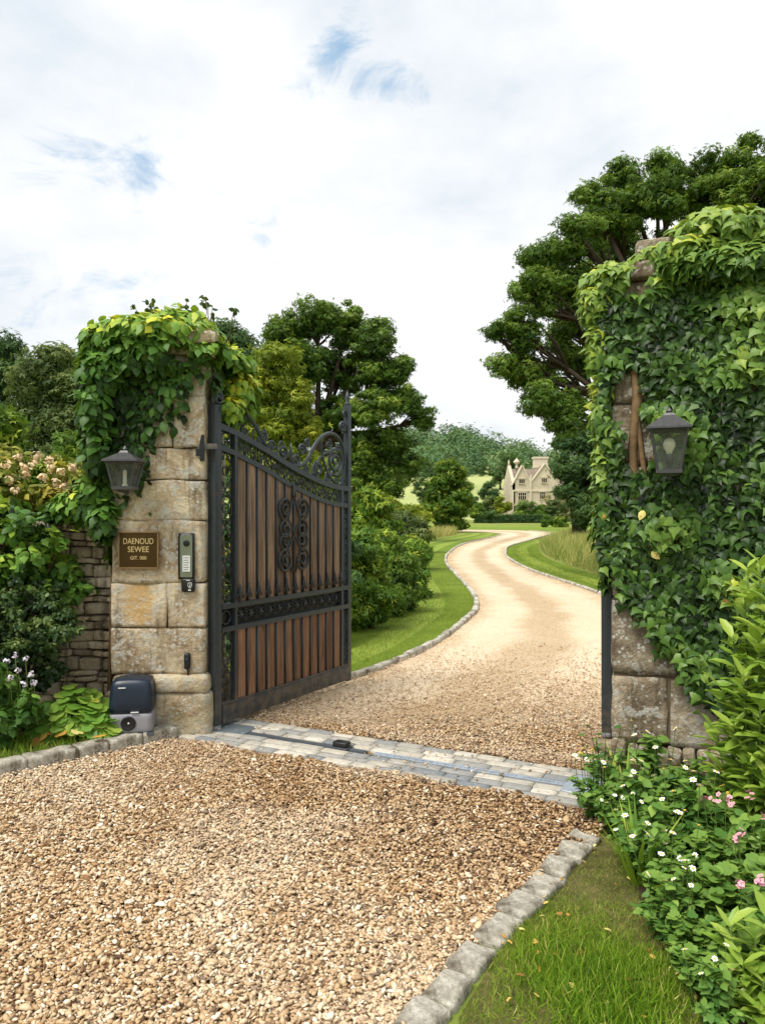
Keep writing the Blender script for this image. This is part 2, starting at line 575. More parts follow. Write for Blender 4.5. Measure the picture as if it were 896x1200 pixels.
# foliage
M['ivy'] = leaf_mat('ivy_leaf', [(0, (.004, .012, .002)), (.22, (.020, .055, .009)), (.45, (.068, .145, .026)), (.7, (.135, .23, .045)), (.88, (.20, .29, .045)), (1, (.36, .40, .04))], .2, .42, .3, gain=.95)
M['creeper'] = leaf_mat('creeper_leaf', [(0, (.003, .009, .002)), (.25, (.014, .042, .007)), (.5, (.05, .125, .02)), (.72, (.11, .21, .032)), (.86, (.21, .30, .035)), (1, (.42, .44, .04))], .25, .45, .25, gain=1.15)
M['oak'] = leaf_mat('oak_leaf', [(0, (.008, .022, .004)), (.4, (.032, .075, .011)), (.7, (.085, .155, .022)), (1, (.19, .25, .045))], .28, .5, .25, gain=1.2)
M['dark_tree'] = leaf_mat('dark_leaf', [(0, (.006, .018, .007)), (.5, (.02, .05, .016)), (1, (.07, .12, .035))], .2, .55, .25, gain=1.5)
M['sage_tree'] = leaf_mat('sage_leaf', [(0, (.022, .045, .016)), (.5, (.065, .105, .038)), (1, (.16, .20, .075))], .25, .6, .2)
M['lime_tree'] = leaf_mat('lime_leaf', [(0, (.035, .07, .008)), (.5, (.15, .21, .02)), (1, (.38, .40, .05))], .3, .55, .25)
M['bright_tree'] = leaf_mat('bright_leaf', [(0, (.015, .05, .006)), (.5, (.06, .13, .014)), (1, (.24, .31, .035))], .3, .55, .25)
M['hedge'] = leaf_mat('hedge_leaf', [(0, (.012, .04, .006)), (.45, (.05, .115, .014)), (.75, (.13, .21, .025)), (1, (.33, .38, .06))], .3, .5, .3, gain=1.2)
M['yew'] = leaf_mat('yew_sprig', [(0, (.005, .014, .005)), (.45, (.016, .042, .013)), (.75, (.06, .105, .03)), (1, (.20, .26, .08))], .15, .5, .3)
M['laurel'] = leaf_mat('laurel_leaf', [(0, (.035, .09, .012)), (.5, (.14, .25, .035)), (1, (.36, .46, .10))], .3, .4, .35)
M['herb'] = leaf_mat('herb_leaf', [(0, (.012, .045, .010)), (.5, (.05, .13, .024)), (1, (.18, .30, .06))], .3, .5, .3)
M['mantle'] = leaf_mat('mantle_leaf', [(0, (.03, .09, .015)), (.5, (.11, .24, .035)), (.85, (.30, .42, .08)), (1, (.6, .42, .03))], .3, .45, .35)
M['rose_leaf'] = leaf_mat('rose_leaf', [(0, (.03, .055, .008)), (.4, (.12, .16, .025)), (.7, (.34, .31, .06)), (1, (.55, .36, .12))], .3, .55, .25)
M['far_wood'] = leaf_mat('far_wood_leaf', [(0, (.03, .07, .042)), (.5, (.07, .135, .068)), (1, (.17, .25, .115))], .1, .8, .1)  # pale bluish greens: distance haze put into the leaf colour
M['grass'] = leaf_mat('grass_blade', [(0, (.02, .05, .006)), (.4, (.075, .17, .012)), (.75, (.19, .32, .03)), (1, (.42, .40, .13))], .35, .5, .3)
M['lawn_blade'] = leaf_mat('lawn_blade', [(0, (.05, .095, .010)), (.5, (.125, .175, .020)), (1, (.25, .29, .05))], .35, .5, .25)
M['meadow_blade'] = leaf_mat('meadow_blade', [(0, (.07, .12, .025)), (.4, (.17, .22, .06)), (.72, (.32, .32, .12)), (1, (.46, .38, .20))], .3, .6, .2)
M['dead_leaf'] = leaf_mat('fallen_leaf', [(0, (.16, .08, .03)), (.5, (.45, .26, .05)), (1, (.65, .48, .2))], .2, .6, .2)


def ground_mat(name, stops, scales=(3, 40), bump=.5, bd=.02, tint=0.0):
    m = newmat(name); g = G(m.node_tree)
    oc = g.n('ShaderNodeTexCoord').outputs['Object']
    a = g.noise(oc, scales[0], 5, .6)
    b = g.noise(oc, scales[1], 5, .7)
    f = g.math('ADD', g.math('MULTIPLY', a, .55), g.math('MULTIPLY', b, .45))
    if tint:
        f = g.math('ADD', f, g.math('MULTIPLY', g.math('SUBTRACT', g.n('ShaderNodeAttribute', attribute_name='tint').outputs['Fac'], .5), tint))
    finish(g, g.ramp(f, stops), .9, b, bump, bd, .1)
    return m


M['ground'] = ground_mat('meadow_ground', [(.3, (.10, .15, .025)), (.5, (.20, .24, .05)), (.7, (.32, .30, .10))], (.2, 6))
M['hill'] = ground_mat('hill_pasture', [(.3, (.24, .31, .10)), (.5, (.36, .40, .15)), (.7, (.46, .46, .20))], (.02, .8))
M['lawn'] = ground_mat('mown_lawn', [(.2, (.075, .125, .014)), (.5, (.165, .235, .028)), (.8, (.29, .35, .065))], (1.2, 60), .4, .02, .55)
M['turf'] = ground_mat('rough_turf', [(.3, (.045, .038, .016)), (.5, (.10, .095, .03)), (.7, (.24, .19, .08))], (5, 60), .6, .02)

# gravel sheet
m = newmat('gravel_bed'); g = G(m.node_tree)
oc = g.n('ShaderNodeTexCoord').outputs['Object']
vv = g.n('ShaderNodeTexVoronoi', {'Vector': g.scale(oc, (1, 1.0, 1)), 'Scale': 62.0})
vs = g.n('ShaderNodeSeparateColor', {0: vv.outputs['Color']}).outputs[0]
st = g.ramp(vs, [(0, (.34, .21, .105)), (.35, (.52, .37, .21)), (.7, (.64, .48, .30)), (1, (.76, .63, .45))])
lg = g.noise(oc, .55, 5, .6, .6)
st = g.mix(g.sstep(lg, .42, .64), st, g.mix(.5, st, c4((.76, .62, .45))))
st = g.mix(g.math('MULTIPLY', g.sstep(g.noise(oc, 1.4, 6, .65), .52, .7), .5), st, c4((.33, .205, .10)))
gap = g.sstep(vv.outputs['Distance'], .45, .75)
st = g.mix(g.math('MULTIPLY', gap, .35), st, c4((.16, .10, .05)))
ac = g.n('ShaderNodeAttribute', attribute_name='across').outputs['Fac']
ac = g.math('ADD', ac, g.math('MULTIPLY', g.math('SUBTRACT', g.noise(oc, .8, 4, .6), .5), .30))
mid = g.math('SUBTRACT', 1.0, g.sstep(g.math('ABSOLUTE', g.math('SUBTRACT', ac, .50)), .04, .20))
trk = g.math('MAXIMUM', g.math('SUBTRACT', 1.0, g.sstep(g.math('ABSOLUTE', g.math('SUBTRACT', ac, .24)), .06, .20)), g.math('SUBTRACT', 1.0, g.sstep(g.math('ABSOLUTE', g.math('SUBTRACT', ac, .76)), .06, .20)))
st = g.mix(.45, st, g.ramp(g.noise(oc, 16, 6, .75), [(.3, .25), (.7, .78)]), 'OVERLAY')
st = g.mix(g.math('MULTIPLY', mid, .55), st, c4((.46, .35, .215)))
st = g.mix(g.math('MULTIPLY', trk, .55), st, c4((.76, .64, .47)))
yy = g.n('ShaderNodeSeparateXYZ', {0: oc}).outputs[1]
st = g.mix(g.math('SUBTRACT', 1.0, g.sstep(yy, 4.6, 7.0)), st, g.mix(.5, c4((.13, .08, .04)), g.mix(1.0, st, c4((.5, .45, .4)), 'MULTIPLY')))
finish(g, st, .9, g.math('SUBTRACT', 1.0, vv.outputs['Distance']), .6, .012, .1)
M['gravel'] = m

m = newmat('gravel_chip'); g = G(m.node_tree)
t = g.n('ShaderNodeAttribute', attribute_name='tint').outputs['Fac']
gm = g.n('ShaderNodeTexCoord').outputs['Object']
col = g.ramp(t, [(0, (.085, .044, .022)), (.2, (.27, .15, .07)), (.42, (.44, .28, .135)), (.64, (.56, .395, .22)), (.85, (.66, .51, .33)), (1, (.80, .70, .54))])
col = g.mix(.35, col, g.ramp(g.noise(gm, 90, 4, .6), [(.3, .25), (.7, .8)]), 'OVERLAY')
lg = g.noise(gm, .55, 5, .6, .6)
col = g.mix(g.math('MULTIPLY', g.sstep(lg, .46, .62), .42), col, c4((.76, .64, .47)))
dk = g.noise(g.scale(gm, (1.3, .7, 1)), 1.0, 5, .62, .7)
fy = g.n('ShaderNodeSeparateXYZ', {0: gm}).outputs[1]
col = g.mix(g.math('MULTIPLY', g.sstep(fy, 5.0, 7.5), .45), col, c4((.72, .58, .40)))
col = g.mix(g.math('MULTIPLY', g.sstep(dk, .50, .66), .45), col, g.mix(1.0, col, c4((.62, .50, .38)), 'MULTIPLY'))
finish(g, col, .75, None, spec=.3)
M['chip'] = m

m = newmat('paving_sett'); g = G(m.node_tree)
t = g.n('ShaderNodeAttribute', attribute_name='tint').outputs['Fac']
oc = g.n('ShaderNodeTexCoord').outputs['Object']
col = g.ramp(t, [(0, (.20, .215, .225)), (.45, (.36, .34, .295)), (.75, (.46, .42, .345)), (1, (.56, .52, .44))])
col = g.mix(.5, col, g.ramp(g.noise(oc, 30, 6, .7), [(.3, .28), (.7, .75)]), 'OVERLAY')
finish(g, col, .85, g.noise(oc, 45, 5, .7), .5, .006, .2)
M['sett'] = m

# ------------------------------------------------------------ camera, light, sky
cam = bpy.data.cameras.new('camera')
cam.sensor_fit = 'VERTICAL'; cam.sensor_height = 24.0; cam.lens = 18.0
cam.clip_start = .05; cam.clip_end = 5000
co = bpy.data.objects.new('camera', cam); COL.objects.link(co)
co.location = (0, 0, 1.6); co.rotation_euler = (R(90), 0, 0)
SC.camera = co

TO_SUN = Vector((-.42, -.36, .95)).normalized()
sl = bpy.data.lights.new('sun', 'SUN'); sl.energy = 4.0; sl.angle = R(30); sl.color = (1, .955, .88)
so = bpy.data.objects.new('sun', sl); COL.objects.link(so)
so.location = (-20, -10, 30); so.rotation_euler = TO_SUN.to_track_quat('Z', 'Y').to_euler()

w = bpy.data.worlds.new('World'); SC.world = w; w.use_nodes = True
w.node_tree.nodes.clear(); g = G(w.node_tree)
sky = g.n('ShaderNodeTexSky', sky_type='NISHITA')
sky.sun_disc = False
sky.sun_elevation = math.asin(TO_SUN.z); sky.sun_rotation = math.atan2(TO_SUN.x, TO_SUN.y)
gen = g.n('ShaderNodeTexCoord').outputs['Generated']
sx = g.n('ShaderNodeSeparateXYZ', {0: gen})
cv = g.scale(gen, (1.0, 1.0, 1.9))
n1 = g.noise(cv, 3.4, 8, .58, .15)
n2 = g.noise(cv, 1.5, 4, .5, .1)
shade = g.ramp(n2, [(.34, (.72, .81, .90)), (.50, (.94, .975, 1.01)), (.62, (1.08, 1.085, 1.085))])
shade = g.mix(.5, shade, g.ramp(n1, [(.34, (.64, .76, .88)), (.46, (.92, .96, 1.0)), (.58, (1.15, 1.15, 1.14))]))
# a few thin breaks in the cloud, by compass direction
holes = None
fine = g.noise(cv, 9.0, 10, .66, .6)
q0 = g.n('ShaderNodeCombineXYZ', {0: g.math('DIVIDE', sx.outputs[0], sx.outputs[1]), 1: 0.0, 2: g.math('DIVIDE', sx.outputs[2], sx.outputs[1])}).outputs[0]
for (dx, dz, rx, rz, st) in ((-.055, .60, .022, .05, 1.0), (.002, .555, .05, .022, .95), (-.30, .47, .03, .05, .9), (-.40, .46, .07, .03, .9),
                             (-.155, .345, .022, .022, .7), (-.47, .30, .13, .035, .6), (-.10, .53, .025, .03, .7), (.0, .40, .05, .02, .3), (-.34, .26, .10, .02, .35), (.12, .075, .07, .02, .5)):
    q = g.n('ShaderNodeVectorMath', {0: q0, 1: (dx, 0, dz)}, operation='SUBTRACT').outputs[0]
    q = g.n('ShaderNodeVectorMath', {0: q, 1: (rx * .95, 1, rz * .9)}, operation='DIVIDE').outputs[0]
    ln = g.n('ShaderNodeVectorMath', {0: q}, operation='LENGTH').outputs['Value']
    ln = g.math('ADD', ln, g.math('MULTIPLY', g.math('SUBTRACT', fine, .44), 11.0))
    k = g.math('MULTIPLY', g.math('SUBTRACT', 1.0, g.sstep(ln, -1.2, 2.0)), st)
    holes = k if holes is None else g.math('MAXIMUM', holes, k)
front = g.math('GREATER_THAN', sx.outputs[1], 0.05)
hole = g.math('MULTIPLY', holes, front)
shade = g.mix(g.math('MULTIPLY', hole, .95), shade, c4((.40, .63, .88)))
bg1 = g.n('ShaderNodeBackground', {'Color': sky.outputs[0], 'Strength': .12})
bg2 = g.n('ShaderNodeBackground', {'Color': shade, 'Strength': 1.0})
mx = g.n('ShaderNodeMixShader', {0: g.math('ADD', g.math('MULTIPLY', hole, .15), .03), 1: bg2.outputs[0], 2: bg1.outputs[0]})
g.n('ShaderNodeOutputWorld', {0: mx.outputs[0]})

SC.view_settings.view_transform = 'Standard'
SC.view_settings.look = 'None'
SC.view_settings.exposure = 0
SC.cycles.use_denoising = True
SC.cycles.max_bounces = 8
SC.cycles.diffuse_bounces = 4
SC.cycles.transmission_bounces = 4
SC.cycles.transparent_max_bounces = 8

# ------------------------------------------------------------ ground, drive, lawns
LE = [(-1.62, 5.62), (-1.18, 6.3), (-.78, 6.95), (-.27, 7.4), (.52, 9.0), (1.21, 11.25), (1.57, 12.86), (1.77, 15.2), (1.86, 19.2), (1.98, 24), (2.6, 30), (4.2, 38.9), (7.6, 51), (8.6, 58), (6.5, 64), (-2, 69), (-30, 74)]
RE = [(1.30, 4.45), (1.62, 5.3), (2.35, 6.4), (3.25, 9.0), (3.95, 12), (4.2, 14.7), (4.15, 17.6), (4.05, 21.2), (4.3, 26.2), (4.8, 30), (6, 36), (9.2, 46), (12.4, 57), (12.2, 66), (7, 70), (-2, 74.5), (-30, 80)]


def smooth_path(P, per=8):
    P = [np.array(p, float) for p in P]
    out = []
    for i in range(len(P) - 1):
        p0, p1, p2, p3 = P[max(i - 1, 0)], P[i], P[i + 1], P[min(i + 2, len(P) - 1)]
        for k in range(per):
            t = k / per
            out.append(.5 * ((2 * p1) + (-p0 + p2) * t + (2 * p0 - 5 * p1 + 4 * p2 - p3) * t * t + (-p0 + 3 * p1 - 3 * p2 + p3) * t ** 3))
    out.append(P[-1])
    return np.array(out)


EL, ER = smooth_path(LE), smooth_path(RE)
KL = [(-6.0, 1.2), (-4.0, 2.75), (-2.33, 4.68), (-1.556, 5.58)]          # left kerb line
KR = [(-.6, 1.55), (.046, 2.42), (.333, 2.94), (.648, 3.39), (.99, 3.84), (1.2, 4.3)]  # right kerb line


def strip(name, A, B, z, mat, tints=None, parent=None):
    n = len(A); k = len(tints) if tints else 1
    m = MB()
    for i in range(n - 1):
        for j in range(k):
            a0, a1 = A[i] + (B[i] - A[i]) * j / k, A[i] + (B[i] - A[i]) * (j + 1) / k
            b0, b1 = A[i + 1] + (B[i + 1] - A[i + 1]) * j / k, A[i + 1] + (B[i + 1] - A[i + 1]) * (j + 1) / k
            m.poly([(*a0, z), (*a1, z), (*b1, z), (*b0, z)], tints[j] if tints else .5)
    o = m.build(name, mat, parent)
    tag(o, kind='structure')
    return o


m = MB()
m.poly([(-900, -60, 0), (900, -60, 0), (900, 900, 0), (-900, 900, 0)])
tag(m.build('ground', M['ground']), kind='structure')

# far pasture and hill, one rising sheet
nx, ny = 60, 40
xs, ys = np.linspace(-420, 520, nx), np.linspace(150, 640, ny)


def hill_z(x, y):
    a = np.clip((y - 150) / 160, 0, 1); b = np.clip((y - 300) / 160, 0, 1)
    z = 12.0 * a * a * (3 - 2 * a) + 20 * b * b * (3 - 2 * b)
    return z * (1 + .22 * np.sin(x * .021 + 1.1) + .10 * np.sin(x * .05)) - .05


XX, YY = np.meshgrid(xs, ys)
V = np.stack([XX.ravel(), YY.ravel(), hill_z(XX, YY).ravel()], 1)
ii = np.arange((nx * ny)).reshape(ny, nx)
Fq = np.stack([ii[:-1, :-1].ravel(), ii[:-1, 1:].ravel(), ii[1:, 1:].ravel(), ii[1:, :-1].ravel()], 1)
tag(link('hill', mesh_np('hill', V, [Fq], None, True), M['hill']), kind='structure')

# drive: near forecourt + winding drive, one sheet
m = MB()
near = [(-6.6, .6), (-6.0, 1.2), (-4.0, 2.75), (-2.40, 4.62), (-1.40, 5.62), (1.30, 4.45), (1.12, 3.86), (.71, 3.37), (.395, 2.92), (.11, 2.40), (-.54, 1.53), (-1.3, .6)]
m.poly([(x, y, .004) for x, y in near])
for i in range(len(EL) - 1):
    m.poly([(*EL[i], .004), (*ER[i], .004), (*ER[i + 1], .004), (*EL[i + 1], .004)])
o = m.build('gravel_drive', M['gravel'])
a_ = o.data.attributes.new('across', 'FLOAT', 'POINT')
a_.data.foreach_set('value', [.37] * len(near) + [0.0, 1.0, 1.0, 0.0] * (len(EL) - 1))
tag(o, kind='structure')

# mown lawns each side of the drive
def offset_path(P, d):
    T = np.gradient(P, axis=0); T /= np.linalg.norm(T, axis=1, keepdims=True)
    Nn = np.stack([-T[:, 1], T[:, 0]], 1)
    d = np.broadcast_to(d, (len(P),))
    return P + Nn * d[:, None]


i0, i1 = 8, 8 * 13
wl = np.interp(np.arange(i0, i1), [i0, 24, 40, 60, 80, 104], [1.2, 1.7, 2.3, 3.2, 3.0, 2.4])
A, B = EL[i0:i1], offset_path(EL, np.interp(np.arange(len(EL)), np.arange(i0, i1), wl))[i0:i1]
strip('lawn', A, B, .008, M['lawn'], [.35, .75, .4, .8, .45])
LAWN_L = (A, B)
A2, B2 = ER[3 * 8:11 * 8], offset_path(ER, -1.35)[3 * 8:11 * 8]
strip('lawn', A2, B2, .008, M['lawn'], [.4, .75, .35])
LAWN_R = (A2, B2)
B3 = EL[13 * 8:16 * 8 + 1]
strip('lawn', ER[13 * 8:], offset_path(ER, -22)[13 * 8:], .008, M['lawn'], [.45, .6])

# thin stone edging along both sides of the winding drive
m = MB()
for P, sg, a in ((EL, 1, 6), (ER, -1, 24)):
    Q = P[a:8 * 13]
    acc = np.concatenate([[0], np.cumsum(np.linalg.norm(np.diff(Q, axis=0), axis=1))])
    d = 0.0
    while d < acc[-1]:
        L = random.uniform(.28, .45) * (1 if d < 12 else 2)
        x0 = [np.interp(d, acc, Q[:, k]) for k in (0, 1)]; x1 = [np.interp(d + L, acc, Q[:, k]) for k in (0, 1)]
        an = math.atan2(x1[1] - x0[1], x1[0] - x0[0])
        m.rbox(((x0[0] + x1[0]) / 2, (x0[1] + x1[1]) / 2, .025), (L / 2 - .006, random.uniform(.030, .048), .040 - .012 * random.random()), .012, rotz(an + random.uniform(-.03, .03)), .010, 3, random.uniform(.5, 1))
        d += L
tag(m.build('kerb_edging', M['kerb_stone'], None, True), kind='structure')

# planting bed, turf and soil at both sides
m = MB(); m.poly([(x, y, .006) for x, y in [(.2, .9), (.24, 2.42), (.50, 2.94), (.80, 3.39), (1.12, 3.84), (1.25, 4.2), (1.12, 3.6), (1.02, 2.9), (.98, 2.2), (1.0, .9)]])
tag(m.build('turf', M['turf']), kind='structure')
m = MB(); m.poly([(x, y, .008) for x, y in [(1.0, .9), (.98, 2.2), (1.02, 2.9), (1.12, 3.6), (1.25, 4.2), (1.45, 4.9), (5, 3.6), (5, .9)]])
m.poly([(x, y, .008) for x, y in [(-1.45, 5.5), (-2.4, 4.74), (-4.1, 2.95), (-9, 3), (-9, 5.95), (-1.3, 5.95)]])
tag(m.build('soil', M['soil']), kind='structure')
m = MB(); m.poly([(x, y, .065) for x, y in [(-1.50, 5.44), (-2.70, 4.28), (-4.1, 2.9), (-4.9, 3.5), (-2.72, 5.7), (-1.3, 5.7)]])
tag(m.build('turf', M['turf']), kind='structure')

# ------------------------------------------------------------ loose gravel (nobody could count it)
def inside(P, poly):
    x, y = P[:, 0], P[:, 1]
    r = np.zeros(len(P), bool)
    n = len(poly)
    for i in range(n):
        (x0, y0), (x1, y1) = poly[i], poly[(i + 1) % n]
        if y0 == y1: continue
        c = ((y0 > y) != (y1 > y)) & (x < (x1 - x0) * (y - y0) / (y1 - y0) + x0)
        r ^= c
    return r


SA, SB = np.array([-1.46, 5.75]), np.array([1.24, 4.36])        # sett strip centre line
SD = (SB - SA) / np.linalg.norm(SB - SA); SN = np.array([-SD[1], SD[0]]); SL = np.linalg.norm(SB - SA)
drive_poly = [tuple(p) for p in EL[:8 * 8]] + [tuple(p) for p in ER[:8 * 8]][::-1]


def chips(n, y0, y1, x0, x1, L):
    y = y0 + (y1 - y0) * rng.random(n); x = x0 + (x1 - x0) * rng.random(n)
    P = np.stack([x, y], 1)
    ok = (inside(P, near) | inside(P, drive_poly)) & (np.abs(x) < y * .56 + .7)
    s = (P - SA) @ SD; d = np.abs((P - SA) @ SN)
    onstrip = (s > -.2) & (s < SL + .15) & (d < .305 + .03 * np.sin(s * 9))
    ok &= ~(onstrip & (rng.random(n) < .985))
    ok &= (y < 5.4) | (rng.random(n) < (1.0 - (y - 5.4) / 4) ** 1.3)
    P = P[ok]; n = len(P)
    t = (1 + 5 ** .5) / 2
    b = nrm(np.array([(-1, t, 0), (1, t, 0), (-1, -t, 0), (1, -t, 0), (0, -1, t), (0, 1, t), (0, -1, -t), (0, 1, -t), (t, 0, -1), (t, 0, 1), (-t, 0, -1), (-t, 0, 1)], float))
    f = np.array([(0, 11, 5), (0, 5, 1), (0, 1, 7), (0, 7, 10), (0, 10, 11), (1, 5, 9), (5, 11, 4), (11, 10, 2), (10, 7, 6), (7, 1, 8),
                  (3, 9, 4), (3, 4, 2), (3, 2, 6), (3, 6, 8), (3, 8, 9), (4, 9, 5), (2, 4, 11), (6, 2, 10), (8, 6, 7), (9, 8, 1)])
    V = b[None] * (1 + .22 * rng.normal(size=(n, 12, 1)))
    sz = L * np.exp(.28 * rng.normal(size=n))
    V = V * sz[:, None, None] * np.stack([np.ones(n), rng.uniform(.42, .72, n), rng.uniform(.22, .42, n)], 1)[:, None]
    a = rng.normal(size=n) * .38
    ca, sa = np.cos(a)[:, None], np.sin(a)[:, None]
    V = np.stack([V[..., 0] * ca - V[..., 2] * sa, V[..., 1], V[..., 0] * sa + V[..., 2] * ca], -1)
    a = rng.random(n) * 2 * PI
    ca, sa = np.cos(a)[:, None], np.sin(a)[:, None]
    V = np.stack([V[..., 0] * ca - V[..., 1] * sa, V[..., 0] * sa + V[..., 1] * ca, V[..., 2]], -1)
    z = .006 + rng.random(n) ** 1.3 * .026 + .010 * np.sin(P[:, 0] * 2.1 + 1) * np.sin(P[:, 1] * 1.7)
    V += np.stack([P[:, 0], P[:, 1], np.maximum(z, .004)], 1)[:, None]
    F = (f[None] + (np.arange(n) * 12)[:, None, None]).reshape(-1, 3)
    tone = np.clip(.50 + .29 * rng.normal(size=n) + .10 * np.sin(P[:, 0] * 1.3 + P[:, 1] * .9), 0, 1)
    return V.reshape(-1, 3), F, np.repeat(tone, 20)


VV, FF, TT, o = [], [], [], 0
for (n, y0, y1, x0, x1, L) in ((120000, 1.7, 3.4, -2.8, 1.1, .0108), (130000, 3.4, 5.7, -3.6, 1.4, .0104), (50000, 5.4, 9.5, -1.6, 3.6, .0105)):
    a, b, c = chips(n, y0, y1, x0, x1, L)
    VV.append(a); FF.append(b + o); TT.append(c); o += len(a)
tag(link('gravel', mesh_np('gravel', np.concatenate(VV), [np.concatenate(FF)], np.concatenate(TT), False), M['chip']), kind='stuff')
del VV, FF, TT

# ------------------------------------------------------------ kerb stones, each one lifted out on its own
pts = [(492, 1183), (525, 1149), (552, 1114), (584, 1079), (609, 1052), (634, 1029), (652, 1007), (669, 990)]
W = [gp(px, py, .05)[:2] for px, py in pts]
W = [2 * W[0] - W[1]] + W + [2 * W[-1] - W[-2]]
for i, p in enumerate(W):
    q = W[min(i + 1, len(W) - 1)] - W[max(i - 1, 0)]
    L = np.linalg.norm(q) / 2
    if 0 < i < len(W) - 1: L = min(np.linalg.norm(W[i + 1] - p), np.linalg.norm(p - W[i - 1]))
    mm = MB()
    mm.rbox((0, 0, 0), (L * .485, random.uniform(.060, .072), .075), .014, None, .014, 8, random.uniform(.55, 1), 0, 9)
    ob = mm.build('kerb_stone', M['kerb_stone'], None, True)
    ob.location = (p[0], p[1], -.040); ob.rotation_euler = (0, random.uniform(-.04, .04), math.atan2(q[1], q[0]) + random.uniform(-.07, .07))
    tag(ob, 'rough pale grey kerb stone lying between the gravel and the right grass patch', 'kerb stone', 'kerb stones beside the right grass patch')
P0, P1 = np.array([-3.47, 3.45]), np.array([-1.44, 5.42])
d = P1 - P0; tot = np.linalg.norm(d); d /= tot; s = 0
while s < tot - .1:
    L = random.uniform(.2, .34)
    if s + L > tot - .12: L = tot - s
    mm = MB(); mm.rbox((0, 0, 0), (L / 2 - .003, .065, .092), .010, None, .007, 6, random.uniform(.3, .7), 0, 9)
    ob = mm.build('kerb_stone', M['kerb_stone'], None, True)
    c = P0 + d * (s + L / 2) + np.array([-d[1], d[0]]) * .05
    ob.location = (c[0], c[1], .0); ob.rotation_euler = (0, 0, math.atan2(d[1], d[0]) + random.uniform(-.03, .03))
    tag(ob, 'narrow buff kerb stone edging the left grass strip up to the gate pillar', 'kerb stone', 'kerb stones beside the left grass strip')
    s += L

# ------------------------------------------------------------ sett strip across the gateway
m = MB(); an = math.atan2(SD[1], SD[0]); RM = rotz(an)
for row in range(7):
    dn = (row - 3) * .084
    s = -.12 + random.uniform(-.1, 0)
    while s < SL + .05:
        L = random.uniform(.13, .24)
        if not (row == 3 and .12 < s < SL - .1):
            c = SA + SD * (s + L / 2) + SN * dn
            m.rbox((c[0], c[1], .002 + random.uniform(0, .006)), (L / 2 - .003, .0395, .02), .0035, rotz(an + random.uniform(-.02, .02)), .002, 3, random.random())
        s += L
tag(m.build('sett_paving', M['sett'], None, True), kind='structure')
c0 = SA + SD * .12; c1 = SA + SD * (SL - .1)
cm = (c0 + c1) / 2
t = thing('drain_channel', 'narrow metal channel let into the stone setts across the gateway', 'drain channel', (cm[0], cm[1], .0), an)
hl = np.linalg.norm(c1 - c0) / 2
mm = MB()
mm.box((-hl * .5, 0, .008), (hl * .5 - .01, .030, .012)); mm.box((-hl * .5, 0, .021), (hl * .5 - .02, .022, .003))
mm.build('dark_cover', M['dark_steel'], t)
mm = MB()
mm.box((hl * .52, -.022, .012), (hl * .48, .008, .012)); mm.box((hl * .52, .022, .012), (hl * .48, .008, .012)); mm.box((hl * .52, 0, .006), (hl * .48, .016, .008))
for k in range(26): mm.box((hl * .06 + k * hl * .036, 0, .017), (.004, .0135, .003))
mm.build('rail', M['steel'], t)

c = SA + SD * (SL * .44) - SN * .0
t = thing('gate_stop', 'small black gate stop block standing on the setts', 'gate stop', (c[0], c[1], .024), an)
mm = MB(); mm.rbox((0, 0, .022), (.055, .036, .022), .012, None, 0, 4); mm.build('body', M['black_plastic'], t, True)
mm = MB(); mm.rbox((0, -.002, .005), (.065, .046, .005), .004, None, 0, 2); mm.build('base_plate', M['dark_steel'], t)
c = gp(266, 857)
t = thing('cover_plate', 'slate grey cover plate in the ground below the open gate post', 'cover plate', (c[0], c[1], .012), R(-20))
mm = MB(); mm.rbox((0, 0, .008), (.20, .105, .008), .004, None, 0, 3); mm.build('plate', M['slate'], t)
for a in (-.18, .18):
    for b in (-.085, .085):
        mm = MB(); mm.lathe((a, b, .015), [(.009, 0), (.009, .003), (.005, .004)], 10); mm.build('screw', M['steel'], t)
t = thing('cover_plate', 'pale shiny metal cover plate at the flower bed end of the setts', 'cover plate', (1.175, 4.40, .012), R(-32))
mm = MB(); mm.rbox((0, 0, .012), (.12, .15, .012), .008, None, 0, 3); mm.rbox((0, .02, .028), (.08, .09, .006), .005, None, 0, 3); mm.build('plate', M['steel'], t)

# ------------------------------------------------------------ left gate pillar
PX, PY = -1.605, 5.85
HW, HD = .338, .35


def ashlar(mb, hw, hd, courses, z0, split=True, amp=.015):
    z = z0
    for ci, h in enumerate(courses):
        u = -hw
        cuts = [-hw, hw] if ci in (0, 2, 3, 4) else [-hw, random.uniform(-.3, .45) * hw, hw]
        for k in range(len(cuts) - 1):
            a, b = cuts[k], cuts[k + 1]
            mb.rbox(((a + b) / 2, random.uniform(-.006, .006), z + h / 2), ((b - a) / 2 - .0008, hd, h / 2 - .0008), .006, None, amp, 9, random.random(), 0, 5)
        z += h
    return z


pl = thing('gate_pillar', 'tall square weathered sandstone gate pillar with plaque and intercom, left of the gate', 'gate pillar', (PX, PY, 0))
m = MB(); m.rbox((0, 0, .15), (HW + .05, HD + .05, .17), .04, None, .014, 8, .35); m.rbox((.12, -.02, .37), (HW - .09, HD + .045, .07), .05, None, .02, 7, .6)
m.rbox((-.22, .0, .37), (.11, HD + .03, .065), .05, None, .02, 6, .2)
m.build('plinth', M['pillar_stone'], pl, True)
m = MB(); zt = ashlar(m, HW, HD, [.33, .32, .45, .29, .23, .37, .29], .44)
m.build('shaft', M['pillar_stone'], pl, True)
m = MB(); m.box((0, 0, zt / 2), (HW - .035, HD - .035, zt / 2)); m.build('core', M['mortar'], pl)
m = MB()
m.rbox((0, 0, zt + .03), (HW + .06, HD + .06, .035), .02, None, .008, 7, .5); m.rbox((0, 0, zt + .115), (HW + .10, HD + .10, .05), .03, None, .012, 8, .35)
m.frustum((0, 0, zt + .16), (HW + .07, HD + .07), (.05, .05), 0, .22, .4)
